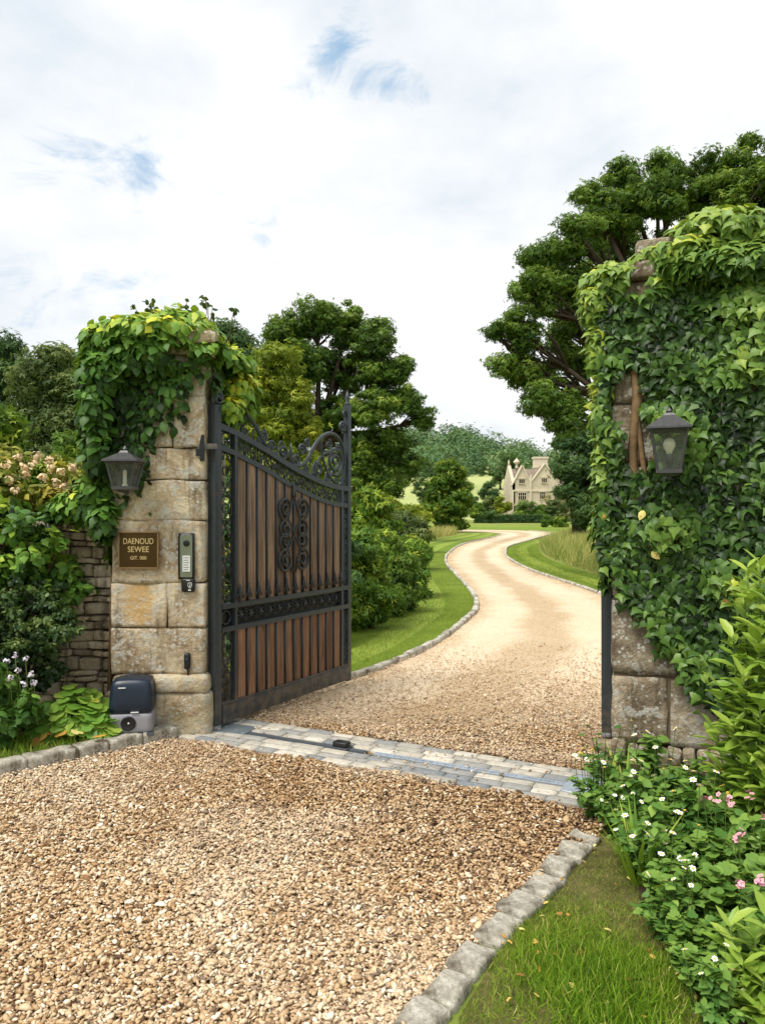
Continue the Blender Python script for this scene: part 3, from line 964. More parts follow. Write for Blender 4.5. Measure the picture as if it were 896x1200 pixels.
m.build('cap', M['pillar_stone'], pl)

# plaque
FY = PY - HD - .012
t = thing('name_plaque', 'brown bronze name plaque with gilt lettering on the left pillar', 'plaque', (-1.737, FY - .006, 1.328))
m = MB(); m.rbox((0, 0, 0), (.137, .008, .125), .004, None, 0, 3); m.build('plate', M['bronze'], t)
m = MB()
for (a, b, c_, d_) in ((0, .128, .143, .006), (0, -.128, .143, .006), (.139, 0, .006, .122), (-.139, 0, .006, .122)): m.rbox((a, -.003, b), (c_, .011, d_), .003, None, 0, 2)
m.build('rim', M['bronze_rim'], t)


def text_mesh(name, body, size, loc, mat, parent, width=None):
    cu = bpy.data.curves.new(name, 'FONT')
    cu.body = body; cu.size = size; cu.align_x = 'CENTER'; cu.align_y = 'CENTER'; cu.extrude = .0015
    ob = bpy.data.objects.new(name, cu); COL.objects.link(ob)
    bpy.context.view_layer.update()
    me = bpy.data.meshes.new_from_object(ob.evaluated_get(bpy.context.evaluated_depsgraph_get()))
    bpy.data.objects.remove(ob); bpy.data.curves.remove(cu)
    if width:
        xs_ = [v.co.x for v in me.vertices]; k = width / (max(xs_) - min(xs_))
        for v in me.vertices: v.co.x *= k
    me.materials.clear()
    o = link(name, me, mat, parent)
    o.location = loc; o.rotation_euler = (R(90), 0, 0)
    return o


text_mesh('lettering', 'DAENOUD', .060, (0, -.0105, .062), M['gilt'], t, .214)
text_mesh('lettering', 'SEWEE', .058, (0, -.0105, .004), M['gilt'], t, .150)
text_mesh('lettering', 'GIT. 000', .036, (0, -.0105, -.056), M['gilt'], t, .115)

# intercom
t = thing('intercom', 'slim green grey intercom panel with round lens on the left pillar', 'intercom', (-1.397, FY - .004, 1.285))
m = MB(); m.rbox((0, 0, 0), (.058, .018, .165), .008, None, 0, 3); m.build('housing', M['black_plastic'], t, True)
m = MB(); m.rbox((.002, -.016, 0), (.044, .005, .150), .003, None, 0, 2); m.build('face_plate', M['panel_green'], t)
m = MB(); m.lathe((.004, -.020, .092), [(.023, 0), (.023, .004), (.016, .006), (.004, .0062)], 20, np.array([[1, 0, 0], [0, 0, -1], [0, 1, 0]])); m.build('lens', M['black_plastic'], t, True)
m = MB(); m.box((.004, -.0225, -.052), (.027, .002, .057)); lb = m.build('name_label', M['label_white'], t)
m = MB()
for k in range(6): m.box((.004 - .003 * (k % 2), -.0254, -.010 - k * .017), (.020 - .003 * (k % 2), .0008, .0022))
m.build('print', M['label_grey'], lb)
t = thing('keypad', 'small black access reader under the intercom panel', 'access reader', (-1.385, FY - .002, 1.078))
m = MB(); m.rbox((0, 0, 0), (.046, .022, .048), .010, None, 0, 4); m.build('housing', M['black_plastic'], t, True)
m = MB()
sh = [(-.012, .020), (.012, .020), (.013, .002), (.008, -.010), (0, -.018), (-.008, -.010), (-.013, .002)]
for i in range(len(sh)):
    a, b = sh[i], sh[(i + 1) % len(sh)]
    m.tube([(a[0] + .016, -.0225, a[1] - .003), (b[0] + .016, -.0225, b[1] - .003)], .0022, 5)
m.box((.016, -.0225, -.002), (.0016, .0012, .010)); m.box((.019, -.0225, .003), (.005, .0012, .0016))
m.build('shield_emblem', M['label_white'], t)
m = MB(); m.box((.004, -.0225, .036), (.014, .001, .0025)); m.build('print', M['label_white'], t)
m = MB(); m.box((.014, -.0225, -.034), (.010, .001, .004)); m.build('print', M['label_white'], t)
t = thing('sensor', 'small black photocell sensor low on the left pillar', 'sensor', (-1.392, FY - .002, .50))
m = MB(); m.rbox((0, 0, .035), (.024, .020, .062), .018, None, 0, 5); m.build('housing', M['black_plastic'], t, True)
m = MB(); m.lathe((0, -.018, .045), [(.012, 0), (.012, .004), (.004, .005)], 14, np.array([[1, 0, 0], [0, 0, -1], [0, 1, 0]])); m.build('lens', M['navy_plastic'], t, True)
m = MB(); m.tube([(.004, .0, -.02), (.006, -.004, -.07), (.0, .006, -.14)], .006, 6); m.build('cable', M['black_plastic'], t)

# gate motor
t = thing('gate_motor', 'navy and grey gate motor box on the ground before the left pillar', 'gate motor', (-1.735, 5.355, .07), R(8))
m = MB(); m.box((0, 0, .01), (.155, .13, .010)); m.build('base_plate', M['dark_steel'], t)
m = MB(); m.rbox((0, 0, .085), (.145, .12, .068), .022, None, 0, 5); m.build('lower_case', M['grey_plastic'], t, True)
m = MB(); V_, F_ = cube_grid(6)
P_ = V_ * np.array([.148, .122, .11]); inn = np.array([.118, .092, .08]); Q_ = np.clip(P_, -inn, inn); D_ = P_ - Q_
P_ = Q_ + D_ / np.maximum(np.linalg.norm(D_, axis=1, keepdims=True), 1e-9) * .03 * (np.linalg.norm(D_, axis=1, keepdims=True) > 1e-9)
kz = (P_[:, 2:] + .11) / .22
P_[:, :2] *= 1 - .13 * kz ** 2.2
P_[:, 2] += .262 + .012 * (1 - (P_[:, 0] / .148) ** 2) * kz[:, 0]
m.add(P_, F_); m.build('cover', M['navy_plastic'], t, True)
MY = np.array([[1, 0, 0], [0, 0, -1], [0, 1, 0]])
m = MB(); m.lathe((-.012, -.118, .088), [(.050, 0), (.050, .010), (.044, .014), (.040, .012), (.012, .012)], 24, MY); kn = m.build('lock_knob', M['black_plastic'], t, True)
m = MB(); m.lathe((-.008, -.131, .092), [(.006, 0), (.006, .004), (.003, .005)], 10, MY); m.build('key_slot', M['label_white'], kn, True)
m = MB(); m.box((-.055, -.1165, .330), (.024, .004, .003)); m.build('maker_mark', M['label_white'], t)
m = MB(); m.box((.03, -.1235, .163), (.026, .004, .003)); m.build('maker_mark', M['label_white'], t)


# ------------------------------------------------------------ wall lanterns
def lantern(label, loc, rz, w, h, bulb):
    t = thing('wall_lantern', label, 'lantern', loc, rz)
    a, b = w * .40, w * .25                                  # half widths of the body, top and bottom
    z1, z0 = h * .18, -h * .5
    m = MB()
    m.frustum((0, 0, z1), (w * .5, w * .5), (w * .5, w * .5), 0, .012); m.frustum((0, 0, z1 + .012), (w * .49, w * .49), (w * .13, w * .13), 0, h * .20)
    m.frustum((0, 0, z1 + .012 + h * .20), (w * .13, w * .13), (w * .10, w * .10), .0, .014)
    m.lathe((0, 0, z1 + .026 + h * .20), [(.012, 0), (.018, .012), (.012, .024), (.004, .034)], 10)
    m.build('roof', M['lead'], t)
    m = MB()
    for (sx, sy) in ((-1, -1), (1, -1), (1, 1), (-1, 1)):
        m.tube([(sx * b, sy * b, z0), (sx * a, sy * a, z1)], .008, 4)
    m.frustum((0, 0, z0), (b + .010, b + .010), (b + .012, b + .012), -.012, .010)
    m.frustum((0, 0, z0), (b * .5, b * .5), (b * .9, b * .9), -.03, -.012)
    for k in range(4):
        c, s = math.cos(k * PI / 2), math.sin(k * PI / 2)
        m.tube([(a * (c - s), a * (s + c), z1 - .004), (a * (-c - s), a * (-s + c), z1 - .004)], .009, 4)
    m.build('frame', M['lead'], t)
    m = MB(); e = .004
    for k in range(4):
        c, s = math.cos(k * PI / 2), math.sin(k * PI / 2)
        q = [(b - e, b - e, z0 + .008), (-b + e, b - e, z0 + .008), (-a + e, a - e, z1 - .01), (a - e, a - e, z1 - .01)]
        m.poly([(x * c - y * s, x * s + y * c, z) for x, y, z in q])
    m.build('glass', M['lamp_glass'], t)
    m = MB()
    if bulb == 'round':
        m.lathe((0, 0, z0 + h * .12), [(.020, 0), (.022, .055), (.020, .06)], 14, None, .5, 1)
        m.lathe((0, 0, z0 + h * .12 + .06), [(.017, 0), (.019, .016), (.034, .042), (.036, .062), (.028, .085), (.010, .098)], 16)
    else:
        m.lathe((0, 0, z0 + .01), [(.020, 0), (.020, .012), (.013, .016), (.013, h * .42), (.004, h * .44)], 12)
    m.build('bulb', [M['cream_bulb'], M['lead']], t, True)
    m = MB()
    dw = w * .5 + .10
    m.rbox((0, dw, z1 - .06), (.045, .010, .085), .006, None, 0, 3)
    m.tube([(0, dw, z1 - .08), (0, dw - .05, z1 - .10), (0, w * .40, z0 - .01), (0, .03, z0 - .045), (0, 0, z0 - .03)], .011, 8)
    m.build('bracket', M['lead'], t, True)
    return t


lantern('squat grey wall lantern with a slim candle lamp on the left pillar', (-1.765, 5.27, 1.895), 0, .24, .26, 'candle')

# ------------------------------------------------------------ the wrought iron and timber gate
GL = 1.795


def hermite(px_, pz_, x):
    return float(np.interp(x, px_, pz_))


_gx = np.array([0, .2, .41, .6, .78, 1.0, 1.21, 1.37, 1.51, 1.66, 1.8])
_gz = np.array([2.235, 2.195, 2.134, 2.077, 2.01, 1.942, 1.887, 1.852, 1.83, 1.817, 1.812])


def top_z(x): return hermite(_gx, _gz, x)


def spiral(cx, cz, r0, r1, a0, turns, n=22):
    """from radius r0 (outer) winding to r1 about (cx, cz)"""
    out = []
    for i in range(n + 1):
        t = i / n
        a = a0 + turns * 2 * PI * t
        r = r0 + (r1 - r0) * t
        out.append((cx + r * math.cos(a), 0, cz + r * math.sin(a)))
    return out


def cr2(P, per=5):
    Q = smooth_path([(p[0], p[1]) for p in P], per)
    return [(q[0], 0, q[1]) for q in Q]


def make_gate(label):
    t = thing('driveway_gate', label, 'gate leaf')
    I, D = M['iron'], M['iron_dull']
    m = MB(); m.rbox((.0, 0, 1.215), (.036, .036, 1.165), .008, None, 0, 2)
    hp = m.build('hinge_post', I, t)
    m = MB(); m.tube([(-.012, 0, 2.36), (-.022, 0, 2.42)] + [(p[0], 0, p[2]) for p in spiral(.035, 2.425, .056, .012, PI, -1.55, 24)], .016, 8); m.build('scroll', I, hp, True)
    m = MB(); m.rbox((.0, 0, .035), (.034, .034, .022), .012, None, 0, 3); m.build('pivot_foot', M['grey_plastic'], hp, True)
    m = MB(); m.rbox((GL - .028, 0, 1.315), (.028, .028, 1.275), .006, None, 0, 2)
    lp = m.build('latch_post', I, t)
    m = MB(); m.lathe((GL - .028, 0, 2.585), [(.026, 0), (.030, .015), (.014, .03), (.024, .06), (.018, .09), (.002, .14)], 12)
    m.tube(spiral(GL - .075, 2.50, .034, .008, 0, 1.2, 16), .010, 6)
    m.build('finial', I, lp, True)
    # rails
    xs_ = np.linspace(.03, GL - .05, 40)
    m = MB(); m.bar([(x, 0, top_z(x)) for x in xs_], .026, .022); m.build('top_rail', I, t)
    m = MB(); m.bar([(x, 0, top_z(x) - .155) for x in xs_], .024, .019); m.build('top_rail', I, t)
    for z in (.905, .735):
        m = MB(); m.rbox((GL / 2, 0, z), (GL / 2 - .05, .028, .021), .005, None, 0, 2); m.build('middle_rail', I, t)
    m = MB(); m.rbox((GL / 2, 0, .118), (GL / 2 - .05, .030, .064), .006, None, 0, 2); m.rbox((GL / 2, -.004, .186), (GL / 2 - .05, .018, .016), .004, None, 0, 2); m.build('bottom_rail', I, t)
    for x in (.205, 1.652):
        m = MB(); m.rbox((x, 0, (.18 + top_z(x)) / 2), (.017, .024, (top_z(x) - .18) / 2), .004, None, 0, 2); m.build('stile', I, t)
    # timber panels: boards stay in the panel mesh
    for nm, mat, z0, zf in (('upper_panel', M['board'], .925, lambda x: top_z(x) - .165), ('lower_panel', M['board_red'], .20, lambda x: .716)):
        m = MB(); x0 = .222; pitch = (1.636 - .222) / 12
        for k in range(12):
            xa, xb = x0 + k * pitch + .016, x0 + (k + 1) * pitch - .016
            tn = random.uniform(.2, .9); y0 = -.012
            m.add([(xa, y0, z0), (xb, y0, z0), (xb, y0, zf(xb)), (xa, y0, zf(xa)), (xa, .012, z0), (xb, .012, z0), (xb, .012, zf(xb)), (xa, .012, zf(xa))],
                  [[0, 1, 2, 3], [7, 6, 5, 4], [0, 4, 5, 1], [3, 2, 6, 7], [0, 3, 7, 4], [1, 5, 6, 2]], tn)
        pn = m.build(nm, mat, t)
        m = MB()
        for k in range(13):
            x = x0 + k * pitch
            m.add([(x - .018, -.002, z0), (x + .018, -.002, z0), (x + .018, -.002, zf(x)), (x - .018, -.002, zf(x)), (x - .018, .008, z0), (x + .018, .008, z0), (x + .018, .008, zf(x)), (x - .018, .008, zf(x))],
                  [[0, 1, 2, 3], [7, 6, 5, 4], [0, 4, 5, 1], [3, 2, 6, 7], [0, 3, 7, 4], [1, 5, 6, 2]])
        m.build('dark_backing', M['black_plastic'], pn)
        for k in range(13):
            x = x0 + k * pitch
            if k in (0, 12): continue
            m = MB(); m.tube([(x, -.016, z0), (x, -.016, zf(x))], .0085, 6); m.build('rod', I, t, True)
    # spear heads along the foot of the upper panel
    for k in range(13):
        x = .222 + k * (1.636 - .222) / 12 + (.0 if k else .02) - (.02 if k == 12 else 0)
        m = MB()
        m.lathe((x, -.030, .93), [(.012, 0), (.007, .02), (.016, .045), (.020, .065), (.010, .10), (.002, .135)], 8)
        for s in (-1, 1): m.tube([(x, -.03, .955), (x + s * .022, -.03, .985), (x + s * .034, -.03, .97), (x + s * .03, -.03, .95)], .006, 5)
        m.build('spear_head', D, t, True)
    # frieze between the middle rails
    m = MB(); n = 12
    for k in range(n):
        x = .222 + (k + .5) * (1.636 - .222) / n
        for a in (0, PI / 4, PI / 2, 3 * PI / 4):
            m.tube([(x - .038 * math.cos(a), -.004, .82 - .052 * math.sin(a)), (x + .038 * math.cos(a), -.004, .82 + .052 * math.sin(a))], .005, 5)
        m.lathe((x, -.004, .82), [(.013, -.008), (.013, .008)], 8, MY)
        for s in (-1, 1):
            m.tube(spiral(x + .058, .82 + s * .028, .024, .006, -s * PI / 2, s * 1.1, 12), .005, 5)
    m.build('middle_frieze', D, t, True)
    m = MB(); m.box((GL / 2, .016, .82), (GL / 2 - .06, .003, .07)); m.build('back_plate', M['black_plastic'], t)
    # frieze under the curved top rail
    m = MB(); n = 17
    for k in range(n):
        x = .235 + (k + .5) * (1.63 - .235) / n; zc = top_z(x) - .078
        s = 1 if k % 2 else -1
        m.tube([(x - .04, 0, top_z(x - .04) - .02), (x - .04, 0, top_z(x - .04) - .14)], .006, 5)
        m.tube([(p[0], 0, p[2]) for p in spiral(x + .004, zc + .022, .030, .008, -PI / 2, s * 1.3, 14)], .006, 5)
        m.tube([(p[0], 0, p[2]) for p in spiral(x - .004, zc - .026, .026, .008, PI / 2, s * 1.3, 14)], .006, 5)
    m.build('top_frieze', D, t, True)
    # narrow scroll panels beside the posts
    for xc, hw in ((.112, .066), (1.712, .040)):
        for z0, z1 in ((.21, .71), (.93, min(top_z(xc) - .17, 2.06))):
            m = MB(); nn = max(2, int(round((z1 - z0) / .25))); ch = (z1 - z0) / nn
            for s in (-1, 1):
                m.tube([(xc + s * hw * math.sin((z - z0) / ch * PI), 0, z) for z in np.linspace(z0, z1, nn * 9)], .0055, 5)
            for k in range(nn + 1):
                zc = z0 + k * ch
                for s in (-1, 1):
                    for d in (-1, 1):
                        if (k == 0 and d < 0) or (k == nn and d > 0): continue
                        m.tube(spiral(xc + s * hw * .48, zc + d * .040, hw * .44, .006, PI / 2 * d + PI, s * d * 1.2, 14), .005, 5)
            for k in range(nn):
                zc = z0 + (k + .5) * ch
                m.tube(spiral(xc, zc, hw * .5, hw * .5, 0, 1.0, 14), .006, 5)
            m.build('scroll_panel', D, t, True)
        for zc in (.82, top_z(xc) - .078):
            m = MB(); m.tube(spiral(xc, zc, min(.050, hw), min(.050, hw), 0, 1.0, 18), .007, 6); m.build('ring', D, t, True)
    # emblem: two columns of facing C scrolls on the upper panel
    m = MB(); xc = .905; y = -.034
    for s in (-1, 1):
        for (cz, r, a0, tr) in ((1.63, .098, -PI / 2, 1.7), (1.455, .080, PI / 2, -1.35), (1.365, .080, -PI / 2, 1.35), (1.20, .100, PI / 2, -1.7)):
            P = spiral(xc + s * .112, cz, r, .020, a0 if True else 0, tr if s > 0 else -tr, 26)
            m.tube([(p[0], y, p[2]) for p in P], .0115, 6)
        m.tube([(xc + s * .02, y, 1.10), (xc + s * .085, y - .006, 1.30), (xc - s * .005, y - .004, 1.42), (xc + s * .085, y - .006, 1.54), (xc + s * .01, y, 1.72)], .008, 6)
        for cz in (1.54, 1.41, 1.29): m.lathe((xc + s * .112, y, cz), [(.014, -.010), (.014, .010)], 8, MY)
    m.lathe((xc, y, 1.70), [(.012, 0), (.024, .04), (.020, .07), (.003, .13)], 8)
    m.tube([(xc, y, 1.02), (xc, y, 1.72)], .008, 6)
    m.build('emblem', D, t, True)
    # crest of scrolls over the top rail
    def crest(P, r=.014):
        m = MB(); m.tube(P, r if np.isscalar(r) else list(r), 7); return m.build('crest_scroll', I, t, True)
    def Z(x, dz): return top_z(x) + dz
    A = spiral(.275, 2.325, .085, .018, PI * .15, 1.45, 30)[::-1]
    crest(A + cr2([(.36, Z(.36, .19)), (.45, Z(.45, .145)), (.55, Z(.55, .06)), (.62, Z(.62, .02))]), .015)
    crest(spiral(.26, 2.30, .05, .012, PI * 1.2, 1.2, 18), .010)
    crest(cr2([(.17, Z(.17, .02)), (.19, Z(.19, .10)), (.185, Z(.185, .17))]), .013)
    crest(spiral(.55, Z(.55, .105), .048, .010, -PI / 2, 1.35, 20), .011)
    crest(spiral(.66, Z(.66, .075), .052, .010, -PI / 2, -1.4, 20), .011)
    crest(spiral(.80, Z(.80, .085), .060, .012, -PI / 2, 1.4, 20), .012)
    m = MB(); m.lathe((.905, 0, Z(.905, .015)), [(.012, 0), (.010, .05), (.020, .09), (.014, .13), (.002, .19)], 8); m.build('spear_head', I, t, True)
    crest(spiral(.99, Z(.99, .085), .062, .012, -PI / 2, -1.4, 20), .012)
    crest(spiral(1.06, Z(1.06, .20), .055, .012, -PI * .2, 1.5, 22), .012)
    crest(cr2([(.93, Z(.93, .03)), (1.03, Z(1.03, .055)), (1.13, Z(1.13, .13)), (1.20, Z(1.20, .24)), (1.30, Z(1.30, .36)), (1.43, Z(1.43, .45)), (1.56, Z(1.56, .47)), (1.67, Z(1.67, .40)), (1.715, Z(1.715, .27)), (1.70, Z(1.70, .12)), (1.64, Z(1.64, .02))], 6), .017)
    crest(spiral(1.56, Z(1.56, .235), .135, .020, -PI * .6, 2.1, 36), .014)
    crest(spiral(1.30, Z(1.30, .10), .070, .014, -PI / 2, -1.5, 22), .012)
    crest(cr2([(1.33, Z(1.33, .37)), (1.37, Z(1.37, .22)), (1.45, Z(1.45, .10)), (1.57, Z(1.57, .03))]), .012)
    crest(cr2([(1.22, Z(1.22, .03)), (1.30, Z(1.30, .18)), (1.40, Z(1.40, .27)), (1.47, Z(1.47, .29))]), .011)
    crest(spiral(1.68, Z(1.68, .07), .045, .010, -PI / 2, 1.3, 18), .010)
    crest(spiral(1.68, Z(1.68, .56), .055, .014, -PI * .3, 1.6, 22), .014)
    crest(spiral(1.13, Z(1.13, .29), .035, .008, -PI / 2, 1.4, 18), .009)
    for k in range(9):
        x = .34 + k * .155
        crest(spiral(x, Z(x, .055), .036, .008, -PI / 2, (1 if k % 2 else -1) * 1.3, 14), .008)
    for x in (.43, .52, .74, 1.12, 1.22, 1.42, 1.5):
        crest(cr2([(x - .03, Z(x, .02)), (x, Z(x, .10)), (x + .035, Z(x, .15)), (x + .06, Z(x, .12)), (x + .045, Z(x, .09))]), .008)
    crest(spiral(1.46, Z(1.46, .36), .05, .01, PI * .4, -1.4, 18), .010)
    crest(spiral(1.62, Z(1.62, .36), .04, .01, PI * .6, 1.4, 18), .010)
    crest(spiral(.33, Z(.33, .06), .05, .01, PI / 2, 1.3, 16), .010)
    return t


gate = make_gate('iron and timber gate leaf standing wide open beside the left pillar')
place(gate, (-1.215, 5.58, 0), math.atan2(1.55, .905))
g2 = copy_tree(gate)
place(g2, (1.578, 5.42, 0), R(72.6), 1.0, 'open gate leaf seen edge on as a black post against the ivy pillar')

t = bpy.data.objects.new('hinge_bracket', None); COL.objects.link(t); t.parent = pl; t.location = (-1.245 - PX, 5.56 - PY, 2.06)
m = MB(); m.rbox((-.045, -.055, 0), (.018, .012, .095), .004, None, 0, 2); m.rbox((-.07, -.052, 0), (.022, .010, .06), .004, None, 0, 2); m.build('wall_plate', M['black_plastic'], t)
m = MB(); m.rbox((-.01, -.052, .01), (.075, .012, .022), .005, None, 0, 2); m.build('strap', M['iron'], t)


# ------------------------------------------------------------ dry stone wall behind the left border
t = thing('dry_stone_wall', 'low dry stone wall of thin buff courses running left from the gate pillar', 'stone wall', (-1.95, 5.92, 0))
m = MB(); z = 0.0
while z < 1.50:
    h = random.choice((.045, .055, .065, .085, .10)); x = -.03
    while x > -5.2:
        L = random.uniform(.09, .27)
        m.rbox((x - L / 2, random.uniform(-.02, .02), z + h / 2 + random.uniform(-.004, .004)), (L / 2 - .005, .16, h / 2 - .004), .012, np.array([[1, 0, 0], [0, 1, 0], [random.uniform(-.04, .04), 0, 1.0]]), .012, 4, random.random(), 0, 9)
        x -= L
    z += h
m.build('stonework', M['rubble'], t, True)
m = MB(); m.box((-2.6, .02, .75), (2.58, .13, .74)); m.build('core', M['mortar'], t)


# ------------------------------------------------------------ climbing ivy
def ivy_noise(P, f=2.2, s=0.0):
    return np.array([mnoise.noise(Vector((p[0] * f + s, p[1] * f, p[2] * f))) for p in P])


def ivy_face(n, size, o, u, v, nout, lu, lv, mask, thick, seed, topmax):
    """leaves over a rectangle o + a*u + b*v, facing nout"""
    a, b = rng.random(n) * lu, rng.random(n) * lv
    keep = mask(a, b, n)
    a, b = a[keep], b[keep]
    P = o + a[:, None] * u + b[:, None] * v
    bulge = .5 + .9 * ivy_noise(P, 3.0, seed)
    off = thick * np.clip(bulge, .35, 1.3) * (.12 + .88 * rng.random(len(P)) ** .7)
    P = P + off[:, None] * nout
    N = nout + UP * rng.uniform(-.05, .6, (len(P), 1)) + .36 * rng.normal(size=(len(P), 3))
    T = -UP + .75 * rng.normal(size=(len(P), 1)) * u + .2 * nout
    t = .02 + .60 * np.minimum(off / thick, 1.0) + .11 * rng.normal(size=len(P)) + .16 * ivy_noise(P, 4, seed + 3)  # inner leaves near black: shade of the gaps put into the tint
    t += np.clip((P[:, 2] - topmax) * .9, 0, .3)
    return P, N, T, size * rng.uniform(.45, 1.3, len(P)), t


def cat(parts):
    return [np.concatenate([p[k] for p in parts]) for k in range(5)]


def blob(n, c, r, size, tc, up=.6, jit=.4, fill=.4):
    d = rdir(n)
    P = np.array(c) + d * np.array(r) * (1 - fill * rng.random((n, 1)))
    N = d + UP * up + jit * rng.normal(size=(n, 3))
    T = d * .4 - UP * .7 + .5 * rng.normal(size=(n, 3))
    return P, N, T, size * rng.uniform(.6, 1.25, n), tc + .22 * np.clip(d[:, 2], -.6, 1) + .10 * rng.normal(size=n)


ex, ey = np.array([1.0, 0, 0]), np.array([0, 1.0, 0])
fx = np.array([-HW, -HD, 0.0]) + np.array([PX, PY, 0])


def mask_lf(a, b, n):
    # lower limit of the ivy across the front of the left pillar
    lim = np.interp(a, [0, .12, .24, .36, .48, .6, .70], [1.56, 1.78, 1.95, 2.16, 2.34, 2.5, 2.62])
    return b + .10 * rng.normal(size=n) > lim + .07 * np.sin(a * 22)


def yes(a, b, n): return np.ones(n, bool)


zc = zt
parts = [ivy_face(2800, .076, fx, ex, UP, -ey, .70, 2.85, mask_lf, .13, 3, 2.55),
         ivy_face(1100, .085, fx + np.array([0, .05, 1.25]), ey, UP, -ex, .62, 1.6, yes, .12, 4, 2.55),
         ivy_face(300, .085, fx + np.array([.70, 0, 2.5]), ey, UP, ex, .7, .4, yes, .10, 5, 2.55)]
for (n, c, r, tc) in ((700, (-1.98, 5.50, 2.60), (.19, .24, .19), .40), (420, (-2.03, 5.46, 2.36), (.12, .2, .24), .36), (430, (-2.02, 5.46, 2.05), (.12, .15, .28), .32),
                      (260, (-2.05, 5.50, 1.72), (.13, .12, .22), .36), (200, (-1.98, 5.44, 1.55), (.09, .08, .16), .34), (260, (-2.23, 5.6, 1.66), (.18, .14, .12), .55),
                      (1300, (-1.66, 5.62, 2.90), (.50, .38, .12), .70), (650, (-1.55, 5.8, 3.00), (.30, .28, .14), .66), (700, (-1.2, 5.95, 2.76), (.17, .32, .12), .66),
                      (330, (-1.10, 6.0, 2.52), (.14, .2, .20), .74), (800, (-1.70, 5.40, 2.74), (.42, .11, .17), .40), (300, (-2.0, 5.5, 2.84), (.16, .2, .10), .6), (220, (-1.28, 5.50, 2.76), (.18, .12, .07), .55), (160, (-1.13, 5.75, 2.38), (.09, .15, .10), .74)):
    parts.append(blob(n, c, r, .085, tc))
P, N, T, S, tt = cat(parts)
# the capstone shows through in two places
q = (((P[:, 0] + 1.44) / .10) ** 2 + ((P[:, 2] - 2.73) / .06) ** 2 < 1) & (P[:, 1] < 5.6)
q |= (((P[:, 0] + 1.17) / .08) ** 2 + ((P[:, 2] - 2.70) / .05) ** 2 < 1) & (P[:, 1] < 5.9)
P, N, T, S, tt = P[~q], N[~q], T[~q], S[~q], tt[~q]
t = thing('climbing_ivy', 'leafy climber with yellow green top spilling over the left gate pillar', 'climbing plant', (PX, PY, 0))
o_ = np.array([PX, PY, 0])
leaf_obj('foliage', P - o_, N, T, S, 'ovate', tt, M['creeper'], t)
m = MB()
for k in range(9):
    x = -.33 + .05 * k
    pp = [(x - .06, -HD - .02, .9 + .12 * k), (x - .05 + .05 * random.random(), -HD - .03, 1.5 + .08 * k), (x + .03, -HD - .04, 2.1), (x + .1, -HD - .03, 2.6)] if k > 5 else [(-HW - .03, -.1 - .04 * k, .3), (-HW - .04, -.2, 1.2), (-HW - .05, -.25, 2.0), (-HW - .03, -.2 + .03 * k, 2.6)]
    if k <= 5: m.tube(pp, [.016, .013, .010, .006], 6)
for k in range(10):  # wispy shoots over the top
    a = random.uniform(-.55, .5); z0 = 2.95 + .12 * random.random() - .25 * max(0, abs(a + .05) - .25)
    e = np.array([a + random.uniform(-.06, .06), random.uniform(-.3, .1), z0 + random.uniform(.10, .22)])
    m.tube([(a, -.1, z0 - .1), ((a + e[0]) / 2 + .01, e[1], (z0 + e[2]) / 2), e], [.004, .003, .002], 4)
    PP = np.array([e - UP * .02 * j for j in range(5)]); 
    leaf_obj('shoot', PP, rng.normal(size=(5, 3)) + UP * .3, rng.normal(size=(5, 3)), .05, 'ovate', np.full(5, .2), M['creeper'], t)
m.build('stem', M['vine_wood'], t, True)


# ------------------------------------------------------------ right gate pillar, wholly ivy clad
RA = R(-21)
RX, RY = 1.485, 5.02
RW, RD, RH = 1.18, .80, 3.10
rp = thing('gate_pillar', 'broad lichen stained stone gate pillar almost hidden in ivy on the right', 'gate pillar', (RX, RY, 0), RA)
m = MB()
z = .10
for ci, h in enumerate([.44, .50, .42, .44, .40, .42, .38]):
    cuts = [0, .62, RW] if ci % 2 else [0, .36, .8, RW]
    for k in range(len(cuts) - 1):
        m.rbox(((cuts[k] + cuts[k + 1]) / 2, RD / 2 + random.uniform(-.006, .006), z + h / 2), ((cuts[k + 1] - cuts[k]) / 2 - .004, RD / 2, h / 2 - .004), .022, None, .014, 6, random.random(), 0, 7)
    z += h
m.build('shaft', M['ivy_pillar_stone'], rp, True)
m = MB()
for k in range(16):
    m.rbox((-.03 + k * .085, .02 + random.uniform(-.06, .04), .05 + random.uniform(-.01, .03)), (random.uniform(.03, .06), .06, random.uniform(.03, .06)), .025, None, .012, 4, random.random(), 0, 9)
m.build('plinth', M['ivy_pillar_stone'], rp, True)
m = MB(); m.box((RW / 2, RD / 2, 1.6), (RW / 2 - .02, RD / 2 - .02, 1.48)); m.build('core', M['mortar'], rp)
m = MB(); m.rbox((RW / 2, RD / 2, RH + .05), (RW / 2 + .05, RD / 2 + .05, .06), .03, None, .014, 8, .5)
m.rbox((RW / 2 + .03, RD / 2, RH + .20), (RW / 2 - .12, RD / 2 - .10, .10), .04, None, .02, 7, .4); m.frustum((RW / 2 + .05, RD / 2, RH + .28), (RW / 2 - .2, RD / 2 - .15), (.08, .08), 0, .16, .5)
m.build('cap', M['ivy_pillar_stone'], rp, True)
m = MB()
m.tube([(.16, .0, .9), (.17, .0, 1.5), (.14, -.01, 2.0), (.17, -.015, 2.35), (.12, .0, 2.8)], [.02, .022, .03, .03, .015], 8)
m.tube([(.20, .0, 1.2), (.22, .0, 1.8), (.17, -.01, 2.2), (.22, .0, 2.6), (.30, .0, 3.0)], [.014, .017, .02, .02, .01], 8)
m.tube([(-.01, .1, 1.6), (-.05, .05, 2.2), (-.10, .02, 2.7), (-.08, .0, 3.0)], [.015, .02, .018, .01], 7)
